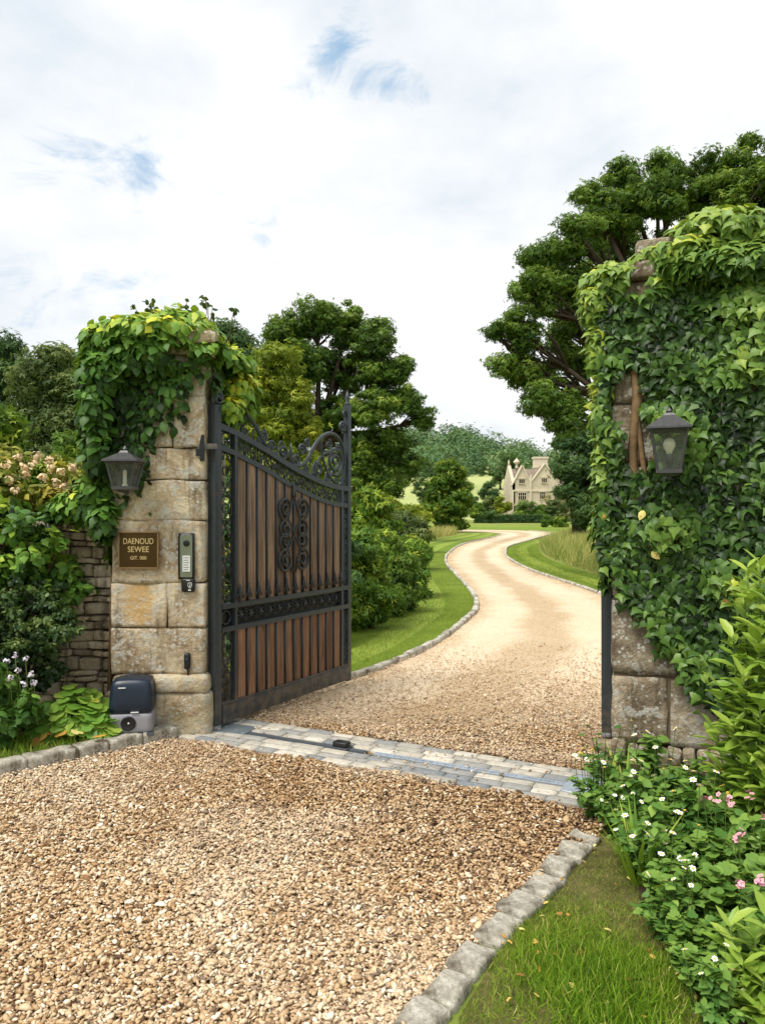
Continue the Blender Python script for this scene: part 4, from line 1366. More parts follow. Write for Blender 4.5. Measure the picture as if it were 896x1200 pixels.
iv = thing('climbing_ivy', 'dense dark green ivy with pointed lobed leaves covering the right gate pillar', 'climbing plant', (RX, RY, 0), RA)
m.build('stem', M['vine_wood'], iv, True)


def mask_rf(a, b, n):
    lim = np.interp(a, [-.1, .02, .18, .40, .63, .9, 1.2], [1.36, 1.27, 1.02, .74, .42, .24, .12])
    ok = b + .04 * rng.normal(size=n) > lim + .04 * np.sin(a * 31)
    for (cu, cz_, ru, rz_) in ((.13, 2.32, .085, .20), (.215, 2.02, .07, .18), (.19, 3.06, .07, .07), (.30, 1.76, .03, .05)):
        w_ = ((a - cu) / ru) ** 2 + ((b - cz_) / rz_) ** 2
        ok &= w_ + .35 * rng.normal(size=n) > 1
    return ok


z3 = np.zeros(3)
parts = [ivy_face(12500, .074, np.array([-.06, 0, 0]), ex, UP, -ey, RW + .2, RH + .12, mask_rf, .14, 10, 2.9),
         ivy_face(2600, .08, np.array([0, -.02, 1.1]), ey, UP, -ex, RD, RH - 1.0, yes, .12, 11, 2.9),
         ivy_face(1000, .085, np.array([RW, 0, .1]), ey, UP, ex, RD, RH, yes, .12, 12, 3.0)]
for (n, c, r, tc, s_) in ((620, (.02, .2, 3.14), (.24, .34, .12), .68, .095), (500, (-.09, .06, 2.98), (.11, .16, .16), .72, .095), (1300, (.45, .2, 3.25), (.36, .34, .12), .70, .10),
                          (2000, (.68, .3, 3.40), (.36, .40, .17), .68, .10), (1300, (1.05, .25, 3.26), (.30, .36, .16), .70, .10), (1000, (.8, -.10, 3.12), (.5, .10, .12), .42, .11),
                          (260, (-.08, .05, 2.70), (.07, .12, .20), .76, .09), (240, (-.06, .05, 2.3), (.06, .10, .25), .72, .09), (260, (-.05, .04, 1.85), (.06, .10, .3), .62, .10), (220, (-.03, .03, 1.55), (.06, .08, .25), .5, .08)):
    parts.append(blob(n, c, r, s_, tc))
P, N, T, S, tt = cat(parts)
S = np.minimum(S, .082)
q = (((P[:, 0] - .19) / .085) ** 2 + ((P[:, 2] - 3.10) / .10) ** 2 < 1) & (P[:, 1] < .3)
q |= (((P[:, 0] - .13) / .10) ** 2 + ((P[:, 2] - 2.36) / .19) ** 2 < 1) & (P[:, 1] < .02)
q |= (((P[:, 0] - .21) / .075) ** 2 + ((P[:, 2] - 2.04) / .19) ** 2 < 1) & (P[:, 1] < .02)
q |= (((P[:, 0] - .34) / .07) ** 2 + ((P[:, 2] - 3.36) / .06) ** 2 < 1) & (P[:, 1] < .3)
P, N, T, S, tt = P[~q], N[~q], T[~q], S[~q], tt[~q]
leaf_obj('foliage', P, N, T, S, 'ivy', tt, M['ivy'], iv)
k = rng.integers(0, len(P), 900); k = k[(P[k, 1] < -.05) & (P[k, 2] < 1.9)][:9]
leaf_obj('dead_foliage', P[k] - ey * .03, N[k], T[k], .07, 'ovate', rng.random(len(k)), M['dead_leaf'], iv)

RM3 = rotz(RA)
lc = RM3 @ np.array([.365, -.27, 0]) + np.array([RX, RY, 0])
lantern('tall grey wall lantern with a round cream bulb on the ivy covered right pillar', (lc[0], lc[1], 2.03), RA, .255, .37, 'round')

# ------------------------------------------------------------ shrubs and plants, left border
def lobes_px(L):
    """(px, py, rpx, Y[, depth factor]) -> world lobes"""
    out = []
    for l in L:
        px, py, r, Y = l[:4]
        k = r / 900 * Y
        out.append((at(px, py, Y), (k, k * (l[4] if len(l) > 4 else 1.0), k * (l[5] if len(l) > 5 else 1.0))))
    return out


tree('yew_shrub', 'rounded dark green yew shrub in front of the dry stone wall', (-2.50, 5.32, .05), lobes_px([(40, 725, 50, 5.3), (10, 720, 50, 5.34), (62, 740, 34, 5.26), (30, 770, 44, 5.3), (-20, 750, 50, 5.38)]),
     M['yew'], M['bark'], 150, (.035, .085), 15000, .036, 'ovate', .03, .25, 'shrub', None, .35, .6, part='foliage', stem='stem', fill=.5)
tree('ivy_hedge', 'leafy green climber heaped over the dry stone wall at the left edge', (-2.72, 5.75, 0), lobes_px([(20, 640, 48, 5.55), (65, 650, 36, 5.6), (85, 690, 18, 5.62), (-15, 640, 60, 5.6), (40, 690, 50, 5.6), (60, 600, 22, 5.7), (10, 600, 32, 5.7), (30, 735, 40, 5.6), (-10, 740, 50, 5.6)]),
     M['creeper'], M['vine_wood'], 60, (.07, .13), 4600, .080, 'ovate', .03, .6, 'hedge', None, .55, .6, part='foliage', stem='stem')
rs = tree('rose_bush', 'rose bush with cream and peach blooms behind the left wall', (-2.95, 6.6, 0), lobes_px([(20, 570, 38, 6.5), (60, 555, 34, 6.6), (95, 560, 26, 6.6), (0, 545, 30, 6.8), (-30, 570, 50, 6.7), (40, 600, 44, 6.5), (100, 600, 34, 6.6)]),
          M['rose_leaf'], M['bark'], 60, (.09, .16), 3800, .075, 'ovate', .03, .7, 'shrub', None, .6, .5, part='foliage', stem='stem')
b0 = np.array([-2.95, 6.6, 0])


def bloom(name, mat, c, r, n, parent, size, shape='ovate'):
    d = nrm(rng.normal(size=(n, 3)) + np.array([0, -.2, .4]))
    P = np.array(c) + d * r * rng.random((n, 1)) ** .5
    return leaf_obj(name, P, d, rng.normal(size=(n, 3)) + d * .4, size * rng.uniform(.7, 1.2, n), shape, rng.random(n), mat, parent)


for (px, py) in ((8, 545), (22, 538), (40, 545), (58, 540), (30, 556), (50, 560), (72, 553), (12, 562), (66, 566), (44, 534), (84, 548), (28, 548), (60, 550), (18, 575), (76, 570)):
    bloom('bloom', M['petal_cream'], at(px, py, 6.25) - b0, .045, 22, rs, .035)

# flowering perennial at the left edge
pf = tree('flowering_perennial', 'green perennial with pale lilac flower spikes at the left edge', (-2.52, 5.08, .06), lobes_px([(12, 825, 34, 5.0), (32, 830, 24, 5.0), (-8, 800, 36, 5.05), (5, 850, 30, 5.0)]),
          M['herb'], M['stem_green'], 26, (.05, .09), 1500, .062, 'ovate', .012, .12, 'perennial', None, .6, .4, part='foliage', stem='stem')
b0 = np.array([-2.52, 5.08, .06])
for (px, py) in ((8, 775), (18, 768), (30, 772), (36, 790), (22, 786), (40, 800), (12, 795), (28, 802)):
    c = at(px, py, 4.95) - b0
    m = MB(); m.tube([c + np.array([.01, .03, -.28]), c + np.array([.004, .01, -.1]), c], [.004, .003, .002], 5); st = m.build('flower_stem', M['stem_green'], pf, True)
    bloom('flower', M['petal_pale'], c, .022, 16, pf, .020)

# broad leaved mound beside the motor
c0 = np.array([-2.10, 5.28, 0.06])
t = thing('broad_leaf_plant', 'low mound of broad bright green leaves beside the gate motor', 'plant', tuple(c0))
n = 210
a = rng.random(n) * 2 * PI; rr = rng.random(n) ** .6
P = np.stack([.30 * rr * np.cos(a), .17 * rr * np.sin(a), .07 + .26 * (1 - rr ** 1.5) * rng.uniform(.65, 1.05, n)], 1)
N = np.stack([.55 * np.cos(a) * rr, .5 * np.sin(a) * rr - .25, np.ones(n)], 1) + .28 * rng.normal(size=(n, 3))
T = np.stack([np.cos(a), np.sin(a) - .3, -.35 * np.ones(n)], 1) + .3 * rng.normal(size=(n, 3))
leaf_obj('foliage', P, N, T, .105 * rng.uniform(.65, 1.2, n), 'round', .5 + .14 * rng.normal(size=n), M['mantle'], t)
m = MB()
for k in range(0, n, 4): m.tube([(P[k][0] * .2, P[k][1] * .2, 0), (P[k][0] * .7, P[k][1] * .7, P[k][2] * .75), P[k]], .003, 4)
m.build('stem', M['stem_green'], t)
n = 8; a = rng.uniform(-1.2, .6, n)
P = np.stack([rng.uniform(-.2, .34, n), rng.uniform(-.24, -.12, n), rng.uniform(.03, .08, n)], 1)
leaf_obj('yellow_foliage', P, rng.normal(size=(n, 3)) * .4 + UP - ey * .4, rng.normal(size=(n, 3)), .085, 'round', rng.random(n), M['dead_leaf'], t)


# ------------------------------------------------------------ grass and ground stuff
def grass(name, P, h, mat, shape='blade', tint=None, lean=.35, kind='stuff'):
    n = len(P)
    T = UP + lean * rng.normal(size=(n, 3)) * np.array([1, 1, .1])
    N = rng.normal(size=(n, 3)) * np.array([1, 1, .2])
    V, F, t = leaf_arrays(P, N, T, h, shape, np.clip((.5 + .2 * rng.normal(size=n)) if tint is None else tint, 0, 1))
    o = link(name, mesh_np(name, V, F, t), mat)
    return tag(o, kind=kind)


def sample_poly(poly, n, dens=None):
    a = np.array(poly); lo, hi = a.min(0), a.max(0)
    P = lo + (hi - lo) * rng.random((n, 2))
    P = P[inside(P, poly)]
    return P


# right patch: thick green tuft in the middle, thin and brown to its edges
turf_poly = [(.16, 1.8), (.24, 2.42), (.50, 2.94), (.80, 3.39), (1.10, 3.80), (1.14, 3.6), (1.05, 2.9), (1.0, 2.2), (1.02, 1.8)]
P = sample_poly(turf_poly, 90000)
den = .55 + .9 * ivy_noise(np.c_[P, np.zeros(len(P))], 3.2, 4)
ctr = np.exp(-(((P[:, 0] - .72) / .30) ** 2 + ((P[:, 1] - 2.50) / .42) ** 2))
keep = rng.random(len(P)) < np.clip(.48 * np.clip(den, .1, 1.3) + ctr * .8 * np.clip(den, .3, 1.4), .06, 1)
P = P[keep]; ctr = ctr[keep]
grass('grass', np.c_[P, np.full(len(P), .004)], (.018 + .055 * ctr) * rng.uniform(.6, 1.4, len(P)), M['grass'], 'blade', .70 - .22 * ctr + .18 * rng.normal(size=len(P)) + .2 * (rng.random(len(P)) < .12), .8)
P = sample_poly([(-1.75, 5.22), (-2.72, 4.30), (-4.0, 3.0), (-4.6, 3.5), (-2.75, 5.2), (-2.0, 5.40)], 30000)
grass('grass', np.c_[P, np.full(len(P), .065)], .055 * rng.uniform(.5, 1.4, len(P)), M['grass'], 'blade', .56 + .17 * rng.normal(size=len(P)), .5)


def lawn_blades(A, B, n, y0, y1, h):
    i = rng.integers(0, len(A) - 1, n * 3); f = rng.random(n * 3)[:, None]; u = rng.random(n * 3)[:, None]
    a = A[i] + (A[i + 1] - A[i]) * f; b = B[i] + (B[i + 1] - B[i]) * f
    P = a + (b - a) * u
    k = (P[:, 1] > y0) & (P[:, 1] < y1)
    P, u = P[k][:n], u[k][:n, 0]
    band = np.sin(u * 5 * PI) * .20 + .25 * ivy_noise(np.c_[P, np.zeros(len(P))], .9, 2)
    return np.c_[P, np.full(len(P), .008)], h * rng.uniform(.6, 1.3, len(P)), .48 + band + .14 * rng.normal(size=len(P))


P, h, t_ = lawn_blades(*LAWN_L, 60000, 6, 30, .04)
grass('lawn_grass', P, h, M['lawn_blade'], 'blade', t_, .5)
P, h, t_ = lawn_blades(*LAWN_R, 26000, 8, 40, .05)
grass('lawn_grass', P, h, M['lawn_blade'], 'blade', t_, .5)


def meadow(poly, n, h):
    P = sample_poly(poly, n)
    k = ivy_noise(np.c_[P, np.zeros(len(P))] * np.array([1, .5, 1]), .35, 9)
    return grass('meadow_grass', np.c_[P, np.zeros(len(P))], h * rng.uniform(.5, 1.2, len(P)) * (1 + .3 * k), M['meadow_blade'], 'fine', .52 + .35 * k + .22 * rng.normal(size=len(P)), .28)


edge_r = [tuple(p) for p in offset_path(ER, -1.45)[4 * 8:12 * 8]]
meadow(edge_r + [(30, 60), (34, 30), (16, 12), (7, 11)], 210000, .62)
edge_l = [tuple(p) for p in offset_path(EL, 3.1)[9 * 8:13 * 8]]
meadow(edge_l + [(2, 62), (-14, 60), (-10, 30), (-4, 20)], 120000, .6)

# ------------------------------------------------------------ shrubs along the left of the drive
specs = [
    ('bright yellow green shrub close behind the open gate', [(425, 650, 30, 10.6), (435, 690, 30, 10.5), (415, 640, 26, 10.9), (442, 640, 22, 11), (420, 715, 30, 10.4), (448, 705, 22, 10.6)], 'hedge', .62),
    ('dark glossy shrub in the middle of the row left of the drive', [(456, 650, 28, 12.3), (464, 680, 26, 12.2), (446, 640, 20, 12.5), (452, 700, 24, 11.8), (470, 700, 18, 12.4)], 'oak', .5),
    ('clipped mid green shrub at the far end of the row by the lawn curve', [(484, 648, 17, 14.4), (485, 672, 16, 14.2), (476, 660, 20, 14.2), (482, 640, 15, 14.6), (484, 688, 14, 14.2), (474, 690, 18, 14)], 'hedge', .35),
    ('deep green laurel bush in the shade behind the open gate', [(350, 690, 60, 9.2), (300, 650, 60, 9.4), (390, 660, 40, 9.4), (330, 740, 50, 9), (280, 600, 50, 9.5), (270, 720, 60, 9.3), (376, 720, 40, 9.0), (375, 620, 40, 9.6), (262, 680, 40, 8.7), (252, 750, 44, 8.3), (256, 620, 36, 8.8)], 'dark_tree', .3)]  # last bush is added so the gate openings look shaded
for lab, L, mt, tc in specs:
    Y = L[1][3]; bx = at(L[1][0], 600, Y)[0]
    tree('shrub', lab, (bx, Y, 0), lobes_px(L), M[mt], M['bark'], 130, (.09, .22), 10000, .09, 'trio', .04, .3, 'shrub', None, .55, .5, part='foliage', stem='stem', fill=.7)
specs = [('light green feathery shrub behind the gate post', [(432, 590, 20, 17), (420, 610, 24, 17), (440, 615, 18, 17)], 'bright_tree', 17),
         ('pale domed shrub above the row of darker shrubs', [(468, 622, 22, 21), (485, 622, 16, 21), (450, 628, 20, 21)], 'sage_tree', 21),
         ('yellow green clump at the foot of the far oak', [(470, 606, 18, 30), (490, 604, 14, 30), (452, 600, 18, 30)], 'lime_tree', 30)]
for lab, L, mt, Y in specs:
    bx = at(L[0][0], 600, Y)[0]
    tree('shrub', lab, (bx, Y, 0), lobes_px(L), M[mt], M['bark'], 80, (.14, .38), 5200, .17, 'trio', .06, .5, 'shrub', None, .6, .5, part='foliage', stem='stem')

# ------------------------------------------------------------ trees
tree('oak_tree', 'broad dark oak with gaps of sky in its crown beyond the gate', (-3.4, 40, 0),
     lobes_px([(372, 372, 30, 40), (335, 388, 26, 40), (408, 378, 26, 41), (440, 398, 28, 40), (350, 425, 34, 39), (405, 430, 36, 41), (455, 438, 30, 40), (475, 470, 26, 40), (496, 492, 18, 40), (435, 480, 30, 39),
               (395, 490, 30, 40), (340, 470, 28, 41), (460, 520, 26, 40), (425, 530, 30, 40), (480, 545, 20, 40), (445, 570, 26, 40)]),
     M['oak'], M['bark'], 800, (.22, .62), 70000, .20, 'trio', .40, 5.5, 'tree', None, .5, .2, fill=.9, flat=.75)
tree('oak_tree', 'huge spreading oak towering behind the ivy covered pillar', (7.2, 19, 0),
     lobes_px([(880, 215, 55, 18), (825, 222, 46, 18.5), (770, 232, 44, 18), (715, 255, 40, 19), (672, 282, 34, 18), (640, 300, 30, 18.5), (625, 345, 32, 18), (605, 385, 30, 18), (612, 430, 28, 18.5), (635, 465, 28, 18),
               (660, 495, 24, 18), (690, 345, 40, 19), (660, 335, 34, 18.5), (655, 400, 20, 19), (672, 425, 22, 19), (645, 440, 24, 18.5), (668, 472, 26, 18.5), (582, 392, 16, 18), (592, 430, 18, 18), (730, 208, 26, 19), (780, 196, 26, 18.5), (690, 228, 22, 19), (720, 300, 40, 21), (690, 420, 22, 19), (900, 280, 50, 18), (850, 300, 60, 20), (800, 330, 60, 21), (660, 380, 20, 20), (850, 420, 70, 20), (760, 420, 40, 21)]),
     M['oak'], M['bark'], 1350, (.12, .38), 150000, .10, 'trio', .26, 3.4, 'tree', None, .5, .2, fill=.9, flat=.75)
tree('shade_tree', 'dark evergreen mass between the manor and the ivy pillar', (11.5, 45, 0),
     lobes_px([(682, 515, 24, 45), (668, 545, 22, 44), (695, 560, 30, 45), (672, 575, 20, 44), (690, 598, 24, 44), (720, 530, 40, 46), (720, 590, 36, 46), (660, 520, 14, 45)]),
     M['dark_tree'], M['bark'], 260, (.3, .75), 22000, .24, 'trio', .4, 3, 'tree', None, .45, .5)
tree('field_maple', 'small round bright green tree on the grass left of the drive bend', (5.1, 60, 0),
     lobes_px([(528, 552, 17, 60), (512, 570, 15, 60), (540, 575, 15, 60), (522, 590, 24, 60), (542, 596, 13, 60), (506, 596, 14, 60), (528, 605, 20, 60)]),
     M['bright_tree'], M['bark'], 150, (.28, .65), 11000, .28, 'trio', .22, 1.5, 'tree', None, .7, .5)
tree('lime_tree', 'yellow green tree rising just behind the left pillar and gate crest', (-3.0, 24, 0),
     lobes_px([(320, 430, 30, 24), (300, 455, 26, 24), (345, 465, 26, 24), (325, 500, 36, 24), (355, 505, 22, 24), (290, 500, 30, 24), (335, 540, 40, 24), (300, 560, 40, 24), (360, 560, 30, 24)]),
     M['lime_tree'], M['bark'], 260, (.18, .5), 20000, .16, 'trio', .2, 3, 'tree', None, .6, .5)
specs = [('dark_tree', 'dark tree crown peeping out between the pillar climber and the oak', (-8, 46), [(262, 388, 15, 46), (278, 400, 16, 46), (255, 410, 20, 46), (290, 425, 22, 46), (270, 450, 30, 46)], 'dark_tree', 5000, .3),
         ('willow_tree', 'soft grey green tree with feathery crown behind the left border', (-11.2, 26), [(60, 425, 26, 26), (42, 455, 28, 26), (80, 460, 28, 26), (55, 495, 34, 26), (95, 500, 30, 26), (30, 520, 36, 26), (80, 535, 36, 26), (110, 540, 30, 26)], 'sage_tree', 15000, .20),
         ('dark_tree', 'dark green tree at the far left edge of the picture', (-15, 32), [(5, 405, 20, 32), (-15, 430, 30, 32), (14, 440, 22, 32), (-10, 480, 36, 32), (10, 500, 26, 32), (20, 550, 40, 32)], 'dark_tree', 7000, .24),
         ('dark_tree', 'dark thicket tree half hidden by the pillar climber', (-9.6, 30), [(105, 425, 22, 31), (120, 460, 26, 30), (118, 510, 32, 30), (130, 550, 40, 30), (170, 500, 50, 31)], 'dark_tree', 8000, .24),
         ('bright_shrub', 'fresh light green shoots of a tall shrub at the left edge', (-4.1, 8.6), [(2, 495, 18, 8.5), (10, 515, 14, 8.5), (-12, 520, 24, 8.5), (6, 545, 20, 8.6)], 'bright_tree', 1300, .11)]
for nm, lab, (bx, by), L, mt, nl, sz in specs:
    tree(nm, lab, (bx, by, 0), lobes_px(L), M[mt], M['bark_grey'] if 'willow' in nm else M['bark'], 170, (.010 * by, .026 * by), int(nl * 1.3), sz, 'trio', .011 * by * .6, .12 * by, 'shrub' if 'shrub' in nm else 'tree', None, .55, .5)
tree('thicket', 'loose light green undergrowth behind the wall beside the left pillar', (-4.0, 12, 0), lobes_px([(70, 548, 24, 12), (105, 545, 24, 12), (40, 560, 26, 12), (120, 580, 26, 12), (90, 520, 18, 12.5)]),
     M['bright_tree'], M['bark'], 40, (.15, .3), 3600, .12, 'trio', .06, .8, 'shrub', None, .6, .5, part='foliage', stem='stem')
# trees continuing behind, seen only between the others
for lab, bx, by, h, mt in (('tall dark tree far behind the lime tree', -12, 62, 13, 'dark_tree'), ('rounded tree far behind the left shrub row', -1.5, 75, 9, 'oak'), ('broad tree far behind the willow', -24, 60, 14, 'oak'), ('grey green tree in the field left of the manor', 13.5, 175, 11, 'sage_tree'), ('dark field tree between the far oak and the little round tree', 9.5, 150, 11, 'dark_tree'), ('pale hedgerow tree below the wooded hill', 20, 230, 11, 'sage_tree'), ('rounded hedgerow tree right of the field gap', 36, 235, 12, 'dark_tree')):
    b = np.array([bx, by, max(0.0, float(hill_z(bx, by))) if by > 150 else 0.0])
    L = [(b + np.array([rng.normal() * h * .18, rng.normal() * h * .15, h * f]), h * .22) for f in (.3, .35, .5, .55, .7, .82, .45, .62)]
    tree('background_tree', lab, b, L, M[mt], M['bark'], 160, (h * .03, h * .09), 9000, .36, 'trio', .3, h * .2, 'tree', None, .5, .5)

# far wood on the hill: one mass
C, RR, tc = [], [], []
for k in range(620):
    y = rng.uniform(288, 470); x = rng.uniform(-.28, .62) * y
    z = float(hill_z(x, y)); r = rng.uniform(3.0, 7.5)
    C.append((x, y, z + r * .8)); RR.append((r, r, r * .95)); tc.append(rng.uniform(.2, .62))
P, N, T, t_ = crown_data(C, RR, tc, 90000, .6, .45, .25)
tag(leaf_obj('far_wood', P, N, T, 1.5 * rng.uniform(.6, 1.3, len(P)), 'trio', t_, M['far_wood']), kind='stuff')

# ------------------------------------------------------------ garden before the manor
def bush(lab, px, py, r, Y, mt, cat_='bush', zr=1.0, n=1800, name='bush'):
    c = at(px, py, Y); k = r / 900 * Y
    tree(name, lab, (c[0], Y, 0), [(c, (k, k, k * zr)), (c + np.array([k * .4, 0, -k * .3]), (k * .6, k * .6, k * .6 * zr)), (c + np.array([-k * .4, 0, -k * .3]), (k * .6, k * .6, k * .6 * zr))],
         M[mt], M['bark'], 26, (k * .28, k * .45), n, .0033 * Y, 'trio', .05 * k, max(.3, c[2] * .4), cat_, None, .6, .6, part='foliage', stem='stem')


bush('dark round bush against the manor front wall', 617, 597, 14, 118, 'oak')
bush('smaller green bush at the right end of the manor front', 637, 600, 9, 117, 'hedge')
bush('pale grey green domed topiary right of the clipped hedge', 652, 598, 14, 95, 'sage_tree')
bush('little light green bush below the pale topiary', 656, 612, 9, 80, 'bright_tree', zr=.7)
bush('small pointed green bush at the right end of the clipped hedge', 640, 611, 5, 80, 'hedge', zr=1.4)
bush('dark conifer on the lawn left of the manor', 571, 578, 13, 130, 'dark_tree', 'tree', 1.2, 2400, 'conifer')
bush('grey green shrub below the dark conifer', 575, 592, 12, 122, 'sage_tree')
bush('yellow green shrub left of the manor corner', 588, 592, 11, 121, 'lime_tree')
bush('dark clipped ball bush at the left end of the hedge', 575, 602, 8, 108, 'dark_tree', zr=.6)
bush('light green shrub at the left end of the garden', 560, 600, 10, 112, 'bright_tree')
bush('dark shrub just behind the little round tree', 556, 590, 9, 126, 'dark_tree')
# clipped hedge
hx0, hx1 = at(556, 600, 112)[0], at(641, 600, 112)[0]
t = thing('clipped_hedge', 'long low clipped dark hedge in front of the manor', 'hedge', ((hx0 + hx1) / 2, 112, 0))
n = 9000; hl, hh = (hx1 - hx0) / 2, 1.05
P = np.stack([rng.uniform(-hl, hl, n), rng.uniform(-.9, .9, n), rng.uniform(0, hh, n)], 1)
s_ = rng.integers(0, 3, n); P[s_ == 0, 1] = -.9 + .1 * rng.normal(size=(s_ == 0).sum()); P[s_ == 1, 2] = hh + .06 * rng.normal(size=(s_ == 1).sum())
N = np.where((s_ == 1)[:, None], UP, -ey) + .5 * rng.normal(size=(n, 3))
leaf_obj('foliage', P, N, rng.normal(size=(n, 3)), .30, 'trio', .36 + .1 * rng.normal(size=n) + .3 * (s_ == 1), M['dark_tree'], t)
m = MB()
for k in range(12): m.tube([(-hl + (k + .5) * hl / 6, 0, 0), (-hl + (k + .5) * hl / 6, 0, .9)], .05, 5)
m.build('stem', M['bark'], t)

# ------------------------------------------------------------ manor house
HY = 125.0
u = HY / 900


def hx(px): return (px - 448) * u
def hz(py): return 1.6 + (600 - py) * u


X0, XV, X1 = hx(600), hx(621), hx(656)
hs = thing('manor_house', 'cream stone gabled manor house with mullioned windows at the end of the drive', 'house', (X0, HY, 0))


def L(x): return x - X0


def gable(mb, xa, xb, xc, zb, zv1, zv2, za, y, th):
    F = [(xa, y, zb), (xb, y, zb), (xb, y, zv2), (xc, y, za), (xa, y, zv1)]
    B = [(x, y + th, z) for x, _, z in F]
    n = 5
    mb.add(F + B, [list(range(n)), list(range(n, 2 * n))[::-1]] + [[k, n + k, n + (k + 1) % n, (k + 1) % n] for k in range(n)])


zs, zv, za, zr = hz(575), hz(565), hz(546), hz(547.7)
xcL, xcR = hx(611.5), hx(638)
m = MB()
m.box((L((X0 + X1) / 2) + 3, .4, zs / 2), ((X1 - X0) / 2 + 3, .4, zs / 2))
gable(m, L(X0), L(XV) - .003, L(xcL), zs, hz(568), zv, za, 0, .8)
gable(m, L(XV), L(X1), L(xcR), zs, zv, hz(566), hz(544), 0, .8)
# left return wall with its own gable, seen edge on
m.add([(-.05, 0, 0), (-.05, 9, 0), (-.05, 9, hz(566)), (-.05, 4.5, hz(543)), (-.05, 0, hz(566)), (.45, 0, 0), (.45, 9, 0), (.45, 9, hz(566)), (.45, 4.5, hz(543)), (.45, 0, hz(566))],
      [[4, 3, 2, 1, 0], [5, 6, 7, 8, 9], [0, 1, 6, 5], [1, 2, 7, 6], [2, 3, 8, 7], [3, 4, 9, 8], [4, 0, 5, 9]])
m.box((L(X1) + 6, .4, (zs + hz(570)) / 2), (5.99, .38, (hz(570) - zs) / 2))
m.build('wall', M['house_stone'], hs)
m = MB()
m.box((L((X0 + X1) / 2) + 3, -.06, zs), ((X1 - X0) / 2 + 3.05, .09, .13)); m.box((L((X0 + X1) / 2) + 3, -.06, hz(592)), ((X1 - X0) / 2 + 3.05, .07, .10))
m.box((L(XV) + .02, -.08, zs / 2 + 1.2), (.13, .10, zs / 2 + 1.4)); m.box((.02, -.05, zs / 2), (.16, .12, zs / 2))


def coping(xa, za_, xb, zb_, y=0.25):
    m.bar([(xa, y, za_), (xb, y, zb_)], .42, .08)


coping(L(X0) - .1, hz(568) - .1, L(xcL), za + .12); coping(L(xcL), za + .12, L(XV), zv - .05)
coping(L(XV), zv - .05, L(xcR), hz(544) + .12); coping(L(xcR), hz(544) + .12, L(X1) + .1, hz(566) - .1)
m.build('stone_trim', M['house_trim'], hs)
# roof: ridge along X and two short ridges to the gables
rf = MB(); yr = 4.5; xe = L(X1) + 12
zl = hz(569)
rf.poly([(.3, .5, zl), (xe, .5, zl), (xe, yr, zr), (.3, yr, zr)]); rf.poly([(.3, yr, zr), (xe, yr, zr), (xe, 8.6, zl), (.3, 8.6, zl)])
for xa, xc, xb, zt_, z1_, z2_ in ((L(X0) + .1, L(xcL), L(XV), za - .05, hz(568), zv), (L(XV), L(xcR), L(X1), hz(544) - .05, zv, hz(566))):
    rf.poly([(xa, .7, z1_), (xc, .7, zt_), (xc, yr, zt_ - .01), (xa, yr, z1_)][::-1]); rf.poly([(xc, .7, zt_), (xb, .7, z2_), (xb, yr, z2_), (xc, yr, zt_ - .01)][::-1])
roof = rf.build('roof', M['house_roof'], hs)
m = MB(); cx = (hx(632) + hx(648)) / 2; cw = (hx(648) - hx(632)) / 2
m.box((L(cx), 5.0, (hz(556) + hz(534.5)) / 2), (cw, .9, (hz(534.5) - hz(556)) / 2)); m.box((L(cx), 5.0, hz(534.2)), (cw + .12, 1.02, .16)); m.box((L(cx), 5.0, hz(546)), (cw + .10, 1.0, .10))
m.build('chimney', M['house_trim'], roof)
m = MB(); c = (L(hx(610)), 4.0, hz(547.5))
m.lathe(c, [(.32, 0), (.22, .3), (.20, .75), (.5, .95), (.58, 1.2), (.30, 1.38), (.22, 1.55), (.03, 1.75)], 12); m.build('finial', M['house_trim'], roof, True)
m = MB(); m.lathe((.15, 4.5, hz(543.4)), [(.22, 0), (.12, .3), (.16, .5), (.03, .9)], 10); m.build('finial', M['house_trim'], roof, True)
for (px, py, wpx, hpx, nl) in ((611, 564, 7.0, 5.6, 3), (637.3, 563, 6.4, 6.0, 3), (611.4, 581.6, 9.4, 9.0, 4), (635.2, 580.6, 6.8, 8.8, 3), (611, 598, 8, 7, 3)):
    xc, zc_, w_, h_ = L(hx(px)), hz(py), wpx * u / 2, hpx * u / 2
    m = MB()
    m.box((xc, -.06, zc_ + h_), (w_ + .08, .08, .05)); m.box((xc, -.07, zc_ - h_), (w_ + .10, .09, .05))
    for s in (-1, 1): m.box((xc + s * w_, -.05, zc_), (.035, .06, h_ - .06))
    for k in range(1, nl): m.box((xc - w_ + 2 * w_ * k / nl, -.05, zc_), (.028, .05, h_ - .06))
    if h_ > .5: m.box((xc, -.045, zc_ + h_ * .15), (w_ - .1, .04, .028))
    m.box((xc, -.06, zc_ + h_ + .14), (w_ + .16, .06, .04))
    wn = m.build('window', M['house_trim'], hs)
    m = MB(); m.poly([(xc - w_, -.02, zc_ - h_), (xc + w_, -.02, zc_ - h_), (xc + w_, -.02, zc_ + h_), (xc - w_, -.02, zc_ + h_)]); m.build('pane', M['window_dark'], wn)
# creeper on the right of the house front
C = [(L(hx(648)) + rng.uniform(-1.2, 2.5), -.1, rng.uniform(.3, 4.5)) for k in range(20)]
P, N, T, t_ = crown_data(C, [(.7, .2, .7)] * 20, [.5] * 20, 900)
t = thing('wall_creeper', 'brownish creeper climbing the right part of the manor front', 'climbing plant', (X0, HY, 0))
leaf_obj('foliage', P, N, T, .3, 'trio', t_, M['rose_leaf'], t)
m = MB(); m.tube([(L(hx(648)), -.15, 0), (L(hx(648)) + .3, -.12, 4)], .06, 5); m.build('stem', M['bark'], t)


